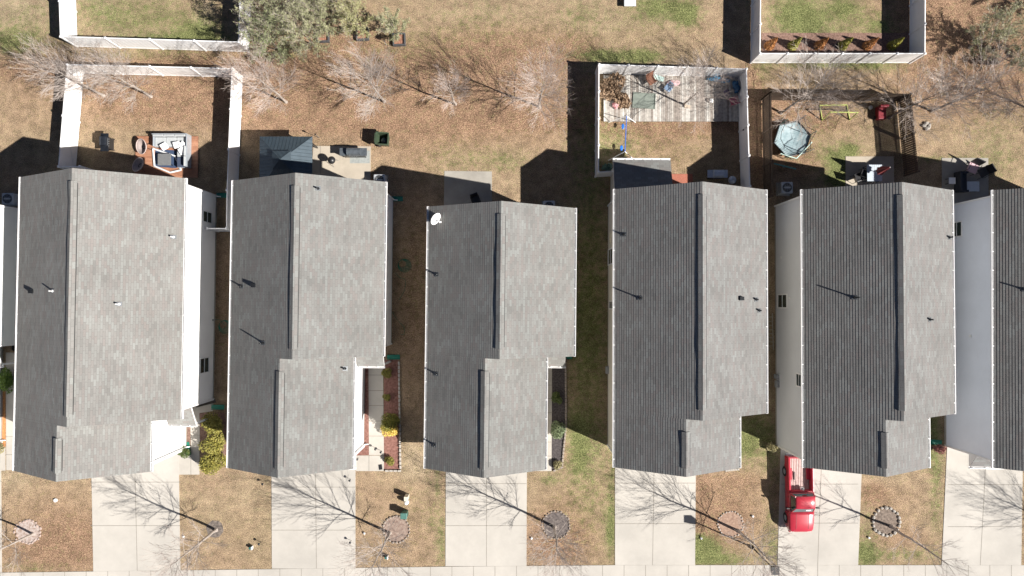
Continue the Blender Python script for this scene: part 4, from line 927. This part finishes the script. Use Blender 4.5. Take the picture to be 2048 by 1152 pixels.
# ------------------------------------------------------------------ sofa yard
def deck(name, label, pts, z, m, bw, along='x'):
    q = [P(x, y) for x, y in pts]; x0, x1 = min(a.x for a in q), max(a.x for a in q); y0, y1 = min(a.y for a in q), max(a.y for a in q)
    t = thing(name, label, 'deck', ((x0 + x1) / 2, (y0 + y1) / 2, 0)); hx, hy = (x1 - x0) / 2, (y1 - y0) / 2; rnd = random.Random(5); mb = MB(); ids = []
    def plank(*q): ids.extend([rnd.randrange(len(m))] * 6); mb.box(*q)
    if along == 'x':
        y = -hy
        while y < hy: plank(-hx, hx, y, min(y + bw - .012, hy), z - .03, z + rnd.uniform(-.003, .003)); y += bw
    else:
        x = -hx
        while x < hx: plank(x, min(x + bw - .014, hx), -hy, hy, z - .03, z + rnd.uniform(-.003, .003)); x += bw
    o = mb.build('planking', m[0], t)
    for mm in m[1:]: o.data.materials.append(mm)
    for k, p in enumerate(o.data.polygons):
        bi = k // 6; p.material_index = random.Random(bi).randrange(len(m))
    MB().box(-hx + .02, hx - .02, -hy + .02, hy - .02, 0, z - .032).build('frame', mat('deck_frame', (.1, .07, .05), .9), t)
deck('wooden_deck', 'orange brown wooden deck under the outdoor sofa', [(273,273),(397,273),(397,356),(273,356)], .12, [mat('cedar_a', (.33, .155, .09), .7, .2, 4), mat('cedar_b', (.38, .19, .115), .7, .2, 4)], .14)
GW = [mat('weathered_a', (.34, .31, .28), .9, .3, 5), mat('weathered_b', (.43, .40, .36), .9, .25, 5), mat('weathered_c', (.27, .235, .205), .9, .3, 5), mat('weathered_d', (.54, .52, .48), .9, .2, 5)]
deck('wooden_deck', 'weathered grey plank deck along the back of the fenced yard', [(1207,152),(1474,152),(1477,244),(1207,242)], .16, GW, .145, 'y')
def sofa():
    a = P(313, 273); b = P(384, 273); o = P(350, 305, 0); t = thing('outdoor_sofa', 'grey U shaped outdoor sofa with metal frame on the orange deck', 'sofa', (o.x, o.y, .12))
    FM = mat('sofa_frame', (.42, .46, .5), .4, .08, 5, metal=.3); CU = mat('sofa_cushion', (.40, .42, .43), .9, .08, 8); DK = mat('sofa_navy', (.045, .06, .1), .9, .15, 8)
    Wd, Dp = 2.45, 2.3; x0, x1, y0, y1 = -Wd / 2, Wd / 2, -Dp / 2, Dp / 2
    f = MB(); f.box(x0, x1, y1 - .85, y1, .02, .26); f.box(x1 - .85, x1, y0, y1 - .852, .02, .26); f.box(x0, x1, y1 - .06, y1, .26, .72); f.box(x1 - .06, x1, y0, y1 - .062, .26, .72); f.box(x0, x0 + .06, y1 - .85, y1 - .062, .26, .56)
    f.build('frame', FM, t, False, .01)
    for k in range(3): xx = x0 + .08 + k * .76; MB().box(xx, xx + .74, y1 - .84, y1 - .2, .262, .42).build('seat_cushion', CU, t, False, .04); MB().box(xx, xx + .74, y1 - .2, y1 - .07, .34, .78).build('back_cushion', CU, t, False, .04)
    for k in range(2): yy = y0 + .02 + k * .72; MB().box(x1 - .82, x1 - .22, yy, yy + .7, .262, .42).build('seat_cushion', DK if k == 0 else CU, t, False, .04); MB().box(x1 - .2, x1 - .07, yy, yy + .7, .34, .78).build('back_cushion', CU, t, False, .04)
    return o
so_ = sofa()
for i, (x, y, r_, lb) in enumerate(((329,293,.6,'leftmost of the white pillows on the sofa'),(354,290,.2,'white pillow left of the corner of the sofa'),(366,291,.9,'white pillow in the corner of the sofa'),(365,302,.5,'lowest of the white pillows on the sofa'))):
    b = P(x, y, .62); single('white_pillow', MB().at(0, 0, 0, 0, R(24), R(10)).cbox(0, 0, 0, .46, .46, .13), WHITE, lb, 'pillow', (b.x, b.y, .66), r_, 'white pillows on the outdoor sofa', False, .05)
NAV = mat('navy_rug', (.035, .06, .12), .95, .2, 30)
rg = MB().box(-.8, .8, -.62, .62, .125, .135); single('navy_rug', rg, NAV, 'navy patterned rug in front of the outdoor sofa', 'rug', P(334, 318), R(-4))
def rt():
    b = P(336, 322); t = thing('coffee_table', 'square dark grey coffee table on the navy rug', 'table', (b.x, b.y, .135)); MB().cbox(0, 0, .36, .92, .82, .05).build('table_top', mat('table_grey', (.16, .165, .17), .6, .1, 5), t, False, .01)
    for sx in (-1, 1):
        for sy in (-1, 1): MB().box(sx * .38 - .03, sx * .38 + .03, sy * .33 - .03, sy * .33 + .03, 0, .335).build('leg', DARKM, t)
rt()
def lattice():
    m = MB(); 
    for (a, b) in (((306,296),(309,333)),((306,297),(350,312)),((309,332),(340,345)),((340,345),(362,340)),((350,312),(362,340))):
        A = P(*a, .2); B = P(*b, .2); m.path([A, B], .06, 6)
    single('white_throw', m, mat('throw_white', (.7, .72, .74), .9, .1, 20), 'white spotted border strip round the rug by the sofa', 'border')
lattice()
def papasan(label, x, y, rz):
    b = P(x, y, 0); t = thing('papasan_chair', label, 'chair', (b.x, b.y, .12), rz, 'round wire papasan chairs'); q = MB(); q.M = Matrix.Translation((0, 0, .5)) @ Matrix.Rotation(R(28), 4, 'Y')
    q.torus((0, 0, .2), .52, .022, 26, 6)
    q.build('rim', mat('wicker_pink', (.62, .5, .46), .7), t)
    q = MB(); q.M = Matrix.Translation((0, 0, .5)) @ Matrix.Rotation(R(28), 4, 'Y'); q.lathe([(.03, -.1), (.2, -.07), (.38, .04), (.51, .19), (.49, .19), (.36, .06), (.2, -.04), (.02, -.07)], 26)
    q.build('bowl', mat('papasan_seat', (.36, .3, .28), .9, .15, 14), t, True)
    q = MB()
    for k in range(4): a = k * 1.57 + .78; q.tube((.12 * math.cos(a), .12 * math.sin(a), .42), (.36 * math.cos(a), .36 * math.sin(a), 0), .018)
    q.torus((0, 0, .42), .16, .018, 14, 5); q.build('base', DARKM, t)
papasan('upper of the two round papasan chairs, in full sun', 297, 297, R(200)); papasan('lower of the two round papasan chairs, mostly in shade', 290, 335, R(150))

# ------------------------------------------------------------------ planters, table at the top, misc
def planter(label, x, y, s_=.44):
    b = P(x, y); t = thing('planter_box', label, 'planter', b, R(2), 'square dark planter boxes'); m = MB(); k = s_ * 1.0
    m.box(-k, k, -k, -k + .09, 0, .28); m.box(-k, k, k - .09, k, 0, .28); m.box(-k, -k + .09, -k + .091, k - .091, 0, .28); m.box(k - .09, k, -k + .091, k - .091, 0, .28)
    m.build('frame', mat('planter_dark', (.07, .07, .075), .8, .2, 6), t); MB().box(-k + .09, k - .09, -k + .09, k - .09, 0, .16).build('soil', mat('planter_soil', (.3, .15, .1), 1, .4, 9, .8, 30), t)
planter('leftmost dark planter box, almost hidden by evergreens', 647, 74); planter('middle dark planter box below the olive evergreen', 726, 70); planter('right dark planter box with the smallest evergreen', 799, 81)
single('garden_stake', MB().tube((0, 0, 0), (.05, 0, .8), .02), STEEL, 'thin pale stake beside the right planter box', 'stake', P(772, 90))
def box_table():
    b = P(1258, 6); t = thing('storage_box', 'light grey table or box with rounded corners at the top edge', 'table', b); MB().box(-.42, .42, -.4, .8, .35, .42).build('table_top', mat('pale_grey', (.6, .64, .66), .5, .05, 4), t, False, .05)
    for sx in (-1, 1):
        for sy in (-.25, .65): MB().tube((sx * .34, sy, 0), (sx * .34, sy, .36), .025).build('leg', DARKM, t)
    MB().path([(-.3, .75, .45), (-.05, .15, .46), (.1, .3, .46)], .03).build('strap', BLACK, t)
box_table()
def chair(name, label, x, y, z, rz, m, m2, cat='chair', s_=1., group=None):
    b = P(x, y); t = thing(name, label, cat, (b.x, b.y, z), rz, group); k = s_
    MB().box(-.27 * k, .27 * k, -.27 * k, .25 * k, .38 * k, .45 * k).build('seat', m2, t, False, .02)
    MB().add([(-.27 * k, .24 * k, .45 * k), (.27 * k, .24 * k, .45 * k), (.27 * k, .36 * k, .92 * k), (-.27 * k, .36 * k, .92 * k), (-.27 * k, .29 * k, .45 * k), (.27 * k, .29 * k, .45 * k), (.27 * k, .41 * k, .92 * k), (-.27 * k, .41 * k, .92 * k)], [(0, 1, 2, 3), (7, 6, 5, 4), (0, 4, 5, 1), (1, 5, 6, 2), (2, 6, 7, 3), (3, 7, 4, 0)]).build('backrest', m, t)
    for sx in (-1, 1):
        MB().path([(sx * .28 * k, -.24 * k, .42 * k), (sx * .29 * k, -.24 * k, .64 * k), (sx * .29 * k, .28 * k, .64 * k)], .02).build('armrest', m, t)
        for sy in (-1, 1): MB().tube((sx * .24 * k, sy * .23 * k, .4 * k), (sx * .27 * k, sy * .28 * k, 0), .018).build('leg', m, t)
    return t
PINK = mat('pink_cushion', (.6, .42, .46), .9, .1, 6)
chair('patio_chair', 'dark chair half hidden behind the satellite dish house', 952, 402, .03, R(20), BLACK, BLACK)
chair('patio_chair', 'black armchair with a pale pink seat on the right patio', 1935, 339, .03, R(-25), BLACK, PINK, s_=1.25)
chair('patio_chair', 'tilted black armchair right of the pink seat', 1957, 347, .03, R(-60), BLACK, mat('dark_fabric', (.05, .05, .055), .9), s_=1.15)
chair('patio_chair', 'thin black chair left of the white patio table', 1722, 350, .03, R(70), BLACK, BLACK)
chair('patio_chair', 'thin black chair nearest the roof by the white patio table', 1709, 358, .03, R(110), BLACK, BLACK)
def table(label, x, y, sx, sy, h, m, rz=0, z=.03, planks=0, ml=None):
    b = P(x, y); t = thing('patio_table', label, 'table', (b.x, b.y, z), rz)
    q = MB()
    if planks:
        for k in range(planks): a = -sx / 2 + sx * k / planks; q.box(a, a + sx / planks - .012, -sy / 2, sy / 2, h - .04, h)
    else: q.box(-sx / 2, sx / 2, -sy / 2, sy / 2, h - .04, h)
    q.build('table_top', m, t)
    for a in (-1, 1):
        for b_ in (-1, 1): MB().tube((a * (sx / 2 - .06), b_ * (sy / 2 - .06), 0), (a * (sx / 2 - .06), b_ * (sy / 2 - .06), h - .04), .022).build('leg', ml or DARKM, t)
LB = mat('pale_blue_slat', (.48, .54, .6), .5, .06, 5)
table('square pale slatted table on the patio behind the pickup house', 1738, 350, 1.05, 1.15, .74, LB, 0, .03, 8)
table('small white square side table in shade on the right patio', 1895, 364, .45, .45, .5, WHITE); table('low white topped table beside the black sofa on the right patio', 1938, 375, .85, .7, .42, LB, 0)
def dsofa():
    b = P(1916, 366); t = thing('patio_sofa', 'black two seat sofa in shade on the right patio', 'sofa', (b.x, b.y, .03), R(90)); m = mat('navy_wicker', (.03, .035, .045), .8, .2, 20)
    MB().box(-.7, .7, -.35, .35, .05, .4).build('base', m, t, False, .02); MB().box(-.7, .7, .2, .36, .4, .8).build('backrest', m, t, False, .03)
    for s_ in (-1, 1): MB().box(min(s_ * .58, s_ * .72), max(s_ * .58, s_ * .72), -.35, .2, .4, .6).build('armrest', m, t, False, .02)
dsofa()
def umbrella():
    b = P(1740, 349); t = thing('patio_umbrella', 'folded dark red patio umbrella standing in the slatted table', 'umbrella', (b.x, b.y, .03))
    MB().tube((0, 0, 0), (0, 0, 2.55), .022).build('pole', WHITE, t); q = MB(); n = 14; pr = [(.03, 2.5), (.09, 2.2), (.17, 1.7), (.24, 1.3), (.2, 1.22)]; sec_ = []
    for r_, z in pr: sec_.append([(r_ * (1 + .35 * (i % 2)) * math.cos(2 * math.pi * i / n), r_ * (1 + .35 * (i % 2)) * math.sin(2 * math.pi * i / n), z) for i in range(n)])
    q.loft(sec_); q.build('canopy', mat('umbrella_red', (.28, .06, .06), .8, .2, 8), t); MB().lathe([(.24, 0), (.24, .06), (.04, .1)], 16).build('base', BLACK, t)
umbrella()

# trampoline
def tramp():
    b = P(1577, 282); t = thing('trampoline', 'old teal trampoline with a sagging safety net', 'trampoline', b, R(12)); n = 6; r_ = 1.25; TE = mat('teal_mat', (.2, .29, .32), .6, .25, 2, .3, 8, col2=(.36, .46, .49))
    q = MB(); rings = 5; rnd = random.Random(4); V = [(0, 0, .42)]; F = []
    for k in range(1, rings + 1):
        for i in range(24):
            a = 2 * math.pi * i / 24; hexr = math.cos(math.pi / n) / math.cos((a % (2 * math.pi / n)) - math.pi / n); rr = r_ * k / rings * hexr * 1.02
            V.append((rr * math.cos(a), rr * math.sin(a), .42 + .18 * (k / rings) ** 2 + rnd.uniform(-.035, .035)))
    for i in range(24): F.append((0, 1 + i, 1 + (i + 1) % 24))
    for k in range(rings - 1):
        for i in range(24): j = (i + 1) % 24; F.append((1 + k * 24 + i, 1 + (k + 1) * 24 + i, 1 + (k + 1) * 24 + j, 1 + k * 24 + j))
    q.add(V, F); q.build('mat', TE, t, True)
    q = MB(); C6 = [(r_ * 1.05 * math.cos(i * math.pi / 3), r_ * 1.05 * math.sin(i * math.pi / 3), .62) for i in range(7)]; q.path(C6, .05, 8); q.build('frame', DARKM, t)
    for a in C6[:6]: MB().tube((a[0], a[1], 0), (a[0], a[1], .62), .03).build('leg', STEEL, t)
    for i, a in enumerate(C6[:6]): MB().tube((a[0], a[1], .6), (a[0] * (1.02 if i % 2 else .9), a[1] * (1.05 if i != 4 else 1.3), 1.9 if i not in (3, 4) else 1.3), .025).build('net_pole', STEEL if i % 2 else GREENP, t)
    q = MB()
    for i in range(6):
        a, c = Vector(C6[i]), Vector(C6[i + 1])
        for k in range(9): 
            u = a.lerp(c, k / 9); top = 1.75 - .5 * math.sin(math.pi * k / 9); q.tube(u, (u.x * .96, u.y * .96, top), .006, .006, 3)
        for z in (.8, 1.0, 1.2): q.tube((a.x * .98, a.y * .98, z), (c.x * .98, c.y * .98, z - .05), .006, .006, 3)
        q.tube((a.x * .95, a.y * .95, 1.7), ((a.x + c.x) * .46, (a.y + c.y) * .46, 1.25), .02, .02, 4); q.tube(((a.x + c.x) * .46, (a.y + c.y) * .46, 1.25), (c.x * .95, c.y * .95, 1.7), .02, .02, 4)
    q.build('safety_net', mat('net_black', (.03, .035, .035), .8), t)
    q = MB()
    for a, c in (((1561,307),(1593,317)),((1593,317),(1624,284))):
        A = t.matrix_basis.inverted() @ P(*a, .75); B = t.matrix_basis.inverted() @ P(*c, .75); q.path([A, B], .035)
    q.build('edge_pad', mat('pad_mint', (.55, .72, .66), .5), t)
tramp()
def goal():
    t = thing('football_goal', 'yellow green toy football goal frame on the lawn', 'goal'); Y = mat('goal_yellow', (.5, .56, .17), .5)
    g0, g1 = P(1644,241), P(1699,240); t0, t1 = P(1661,224,1.15), P(1716,225,1.15); b0, b1 = P(1639,211), P(1693,210)
    q = MB(); up3 = Vector((0, 0, .04)); q.path([g0 + up3, b0 + up3, b1 + up3, g1 + up3], .045); q.build('ground_frame', Y, t)
    MB().path([g0, t0, t1, g1], .04).build('goal_posts', Y, t)
    q = MB()
    for k in range(9): q.tube(t0.lerp(t1, k / 8), (b0 + up3).lerp(b1 + up3, k / 8), .005, .005, 3)
    for k in range(1, 5): q.tube(t0.lerp(b0, k / 5), t1.lerp(b1, k / 5), .005, .005, 3)
    q.build('net', mat('net_grey', (.4, .4, .38), .8), t)
goal()
def seesaw():
    a, b = P(1548,327,.3), P(1592,338,.3); t = thing('seesaw', 'teal metal bar lying in shade below the trampoline', 'seesaw'); MB().path([a, b], .05).build('bar', mat('teal_metal', (.1, .32, .33), .4), t)
    MB().tube(((a + b) / 2).xy.to_3d(), (a + b) / 2, .06).build('pivot', STEEL, t)
seesaw()
def redtoy():
    b = P(1757, 229); t = thing('toy_slide', 'dark red toy box in the shade of the wooden fence', 'toy', b); m = mat('toy_red', (.2, .015, .025), .5); MB().box(-.28, .28, -.45, .45, .05, .5).build('body', m, t, False, .04); MB().box(-.3, .3, .3, .47, .5, .85).build('backrest', m, t, False, .03)
    for s_ in (-1, 1): MB().tube((s_ * .27, -.25, .12), (s_ * .33, -.25, .12), .12, .12, 12).build('wheel', BLACK, t)
redtoy()
single('toy_ball', MB().blob((0, 0, .14), (.14, .14, .14), 2, .0), mat('pale_ball', (.6, .62, .65), .5), 'pale ball at the corner shade of the wooden fence', 'ball', P(1739, 216), smooth=True)
# swing set
def swings():
    A, B = P(1253,232,1.75), P(1250,303,1.75); t = thing('swing_set', 'blue swing set with white A legs and two blue seats', 'swing set'); BL = mat('swing_blue', (.05, .14, .5), .4, .1, 5)
    MB().path([A, B], .035).build('top_bar', BL, t)
    for top, legs in ((A, ((1217,245),(1271,245))), (B, ((1217,321),(1264,316)))):
        for x, y in legs: MB().tube(top, P(x, y), .028).build('leg', WHITE, t)
    for x, y in ((1246,253),(1243,296)):
        s_ = P(x, y, .45); top = A.lerp(B, (A.y - s_.y) / (A.y - B.y)); r = MB(); r.path([(top.x, top.y - .16, top.z), (s_.x, s_.y - .18, .5)], .008, 4); r.path([(top.x, top.y + .16, top.z), (s_.x, s_.y + .18, .5)], .008, 4)
        so2 = MB().at(s_.x, s_.y, .45).blob((0, 0, 0), (.11, .2, .04), 5, .05); o_ = so2.build('swing_seat', mat('seat_blue', (.02, .16, .6), .4), t, True); r.build('chain', STEEL, o_)
swings()
# deck clutter
def heap(name, label, x, y, r3, m, seed, cat, z=.16, n=3, rz=0, group=None):
    b = P(x, y); q = MB(); rnd = random.Random(seed)
    for i in range(n): q.blob((rnd.uniform(-.5, .5) * r3[0], rnd.uniform(-.5, .5) * r3[1], r3[2] * .6), (r3[0] * rnd.uniform(.45, .75), r3[1] * rnd.uniform(.45, .75), r3[2] * rnd.uniform(.5, .9)), seed + i, .3, 9, 14)
    return single(name, q, m, label, cat, (b.x, b.y, z), rz, group, True)
BLT = mat('blue_tarp', (.03, .34, .62), .45, .2, 4, .5, 9)
heap('blue_tarp', 'crumpled bright blue tarp in the deck corner', 1436, 164, (.75, .32, .32), BLT, 1, 'tarp'); heap('blue_bag', 'dark blue bundle against the right deck fence', 1466, 176, (.3, .4, .4), mat('deep_blue', (.02, .1, .22), .5, .3, 5), 5, 'bag')
heap('purple_bag', 'purple grey bundle in shade on the deck', 1452, 192, (.35, .3, .3), mat('mauve', (.18, .14, .2), .7, .3, 5), 8, 'bag'); heap('white_bag', 'small white bag at the shade edge of the deck', 1420, 203, (.18, .2, .2), WHITE, 11, 'bag')
chair('toy_chair', 'dark pink plastic chair in shade at the right of the deck', 1462, 206, .16, R(200), mat('hot_pink', (.42, .1, .16), .5), MATS['hot_pink'], s_=.9)
heap('pink_cloth', 'pale pink crumpled cloth on the deck planks', 1351, 170, (.6, .3, .16), mat('soft_pink', (.6, .4, .42), .8, .2, 5), 14, 'cloth')
chair('deck_chair', 'blue striped folding chair beside the pink cloth', 1333, 181, .16, R(-40), mat('stripe_blue', (.06, .2, .45), .6, .6, 14, col2=(.5, .58, .66)), MATS['stripe_blue'], s_=.8)
chair('deck_chair', 'brown slatted chair near the back fence of the deck', 1299, 166, .16, R(30), mat('brown_wood', (.18, .08, .05), .7, .3, 8), MATS['brown_wood'], s_=1.05)
table('pale aqua low bench beside the brown chair on the deck', 1314, 161, .75, .32, .4, mat('aqua', (.5, .66, .62), .6), R(-18), .16, 0)
single('screen_panel', MB().at(0, 0, 0).box(-.8, .8, -.55, .55, .01, .03).box(-.8, .8, -.55, -.5, .03, .07).box(-.8, .8, .5, .55, .03, .07).box(-.8, -.75, -.49, .49, .03, .07).box(.75, .8, -.49, .49, .03, .07), mat('screen_green', (.2, .23, .2), .6, .15, 4), 'grey green framed screen lying flat on the deck', 'screen', P(1287, 203).xy.to_3d() + Vector((0, 0, .16)), R(-4))
heap('toy_heap', 'red and white toys spilled beside the brush pile', 1233, 212, (.3, .3, .22), mat('toy_mix', (.6, .08, .12), .5, .5, 3, col2=(.8, .75, .72)), 21, 'toys', n=4)
single('timber_block', MB().box(-.2, .2, -.09, .09, 0, .14), mat('fresh_wood', (.6, .5, .38), .8, .2, 6), 'pale block of wood at the foot of the deck tree', 'wood block', P(1373, 215).xy.to_3d() + Vector((0, 0, .16)), R(-10))

# front lawn things
def pedestal():
    b = P(815, 996); t = thing('utility_pedestal', 'beige utility pedestal with a white cap on the lawn', 'utility pedestal', b); m = mat('beige_metal', (.6, .56, .46), .5)
    MB().box(-.13, .13, .0, .3, 0, .8).build('post', m, t, False, .02); MB().lathe([(.15, .0), (.15, .5), (.1, .6), (.01, .62)], 14, (-.01, -.2, 0)).build('cap', WHITE, t, True)
pedestal()
def gbox():
    b = P(811, 1025); t = thing('utility_box', 'dark green utility box on the lawn above the red mulch ring', 'utility box', b); m = mat('box_green', (.03, .1, .08), .5, .1, 5)
    MB().box(-.2, .2, -.18, .18, 0, .75).build('body', m, t, False, .02); MB().box(-.23, .23, -.21, .21, .75, .86).build('lid', mat('lid_green', (.07, .17, .145), .5), t, False, .03)
gbox()
for (x, y, lb) in ((112,1000,'white round cleanout cap on the lawn left of the first driveway'),(368,973+100,'white dot cap on the lawn beside the first full driveway'),(729,1066,'white cap in grass left of the red mulch ring'),(1063,1076,'white cap in grass left of the black mulch ring'),(1402,1076,'white cap in grass left of the street lamp'),(1737,1075,'white cap in grass below the large stone ring'),(1505,1032,'grey cap in the lawn left of the pickup')):
    r_ = .13 if x == 112 else .075
    single('cleanout_cap', MB().lathe([(r_, 0), (r_, .1), (r_ * .8, .12), (.01, .125)], 16), WHITE, lb, 'pipe cap', P(x, y), 0, 'pipe caps in the lawns', True)
for (x, y, lb) in ((773,1113,'small dark sprinkler box at the foot of the red mulch lawn'),(503,1094,'small teal sign stake left of the red mulch house driveway')):
    b = P(x, y); t = thing('small_marker', lb, 'marker', b); MB().box(-.09, .09, -.08, .08, 0, .3).build('body', mat('teal_dark', (.02, .12, .11), .5), t, False, .02); MB().box(.09, .14, -.1, .12, .05, .34).build('plate', WHITE, t)
for (x, y, lb) in ((753,896,'garden light on the path by the red mulch bed'),(764,902,'garden light at the edge of the right red mulch bed'),(717,916,'garden light at the foot of the left red mulch bed'),(702,958,'garden light at the top right of the driveway edge'),(529,965,'garden light in the grass at the upper left of the driveway'),(522,1084,'garden light in the grass at the lower left of the driveway'),(703,1081,'garden light at the lower right of the driveway edge')):
    b = P(x, y); t = thing('solar_light', 'black solar ' + lb, 'garden light', b, 0, 'black solar garden lights'); MB().tube((0, 0, 0), (0, 0, .4), .014).build('stake', BLACK, t); MB().lathe([(.05, .36), (.085, .42), (.085, .44), (.02, .47)], 12).build('lamp_head', BLACK, t)
single('black_mat', MB().box(-.12, .12, -.18, .18, .02, .04), BLACK, 'small dark mat at the corner of the front path', 'mat', P(761, 934), R(8))
def flag():
    b = P(716, 895); t = thing('garden_flag', 'small red and green garden flag at the white wall', 'flag', b, R(40)); MB().tube((0, 0, 0), (0, 0, .9), .012).build('pole', DARKM, t); MB().box(0, .35, -.006, .006, .35, .85).build('cloth', mat('flag_cloth', (.1, .3, .12), .8, .5, 6, col2=(.5, .1, .1)), t)
flag()
def lamp():
    b = P(1504, 1094); t = thing('street_lamp', 'slim dark lamp post with a square black head at the kerb side', 'street lamp', b)
    MB().tube((0, 0, 0), (0, 0, 3.9), .055, .04, 10).build('pole', DARKM, t); MB().lathe([(.14, 0), (.14, .1), (.07, .3), (.055, .31)], 12).build('base', DARKM, t)
    hd = MB(); hd.add([(-.24, -.24, 4.2), (.24, -.24, 4.2), (.24, .24, 4.2), (-.24, .24, 4.2), (-.15, -.15, 3.75), (.15, -.15, 3.75), (.15, .15, 3.75), (-.15, .15, 3.75)], [(0, 1, 2, 3), (7, 6, 5, 4), (0, 4, 5, 1), (1, 5, 6, 2), (2, 6, 7, 3), (3, 7, 4, 0)]); hd.build('lamp_head', BLACK, t)
    MB().cbox(0, 0, 4.23, .5, .5, .05).build('lamp_cap', BLACK, t)
lamp()
# ladder and hoses
def ladder():
    a, b = P(1539,626), P(1541,700); t = thing('ladder', 'aluminium ladder on its side along the grey sided wall', 'ladder'); m = mat('ladder_alu', (.42, .38, .3), .5, .1, 5)
    for dx in (-.16, .16): MB().path([a + Vector((dx, 0, .1)), b + Vector((dx, 0, .1))], .03).build('rail', m, t)
    for k in range(1, 9): q = a.lerp(b, k / 9) + Vector((0, 0, .1)); MB().path([q + Vector((-.15, 0, 0)), q + Vector((.15, 0, 0))], .018).build('rung', m, t)
ladder()
HG = mat('hose_green', (.03, .16, .09), .4)
def hose(label, pts, loops=None):
    q = MB(); w_ = [P(x, y, .03) for x, y in pts]
    if loops:
        for k in range(5): c = P(loops[0], loops[1]); q.torus((c.x + .04 * k, c.y - .03 * k, .03 + .02 * k), (.28 + .045 * k), .015, 20, 5)
    n = []
    for i in range(len(w_) - 1):
        p0 = w_[max(0, i - 1)]; p1 = w_[i]; p2 = w_[i + 1]; p3 = w_[min(len(w_) - 1, i + 2)]
        for k in range(6):
            s_ = k / 6; n.append(.5 * ((2 * p1) + (p2 - p0) * s_ + (2 * p0 - 5 * p1 + 4 * p2 - p3) * s_ ** 2 + (3 * p1 - p0 - 3 * p2 + p3) * s_ ** 3))
    n.append(w_[-1]); q.path(n, .015, 5); single('garden_hose', q, HG, label, 'hose')
hose('green hose coiled in shade right of the red mulch house', [(790,545),(800,555),(810,560),(809,580),(798,600)], (805,528)); hose('green hose trailing below the coiled one', [(783,622),(795,640),(808,655),(808,668),(800,668)]); hose('green hose coiled between the two left roofs', [(428,640),(440,640),(450,650)], (447,650))
# porch pot of far left house and doormats
single('plant_pot', MB().lathe([(.2, .0), (.28, .45), (.26, .45), (.18, .05)], 16), BLACK, 'black pot on the far left porch', 'plant pot', P(40, 694))
single('porch_chair_mat', MB().box(-.7, .7, -.14, .14, .03, .06), mat('dark_mat', (.04, .035, .03), .9), 'dark doormat on the shaded porch left of the hedge', 'doormat', P(412, 806), R(14))
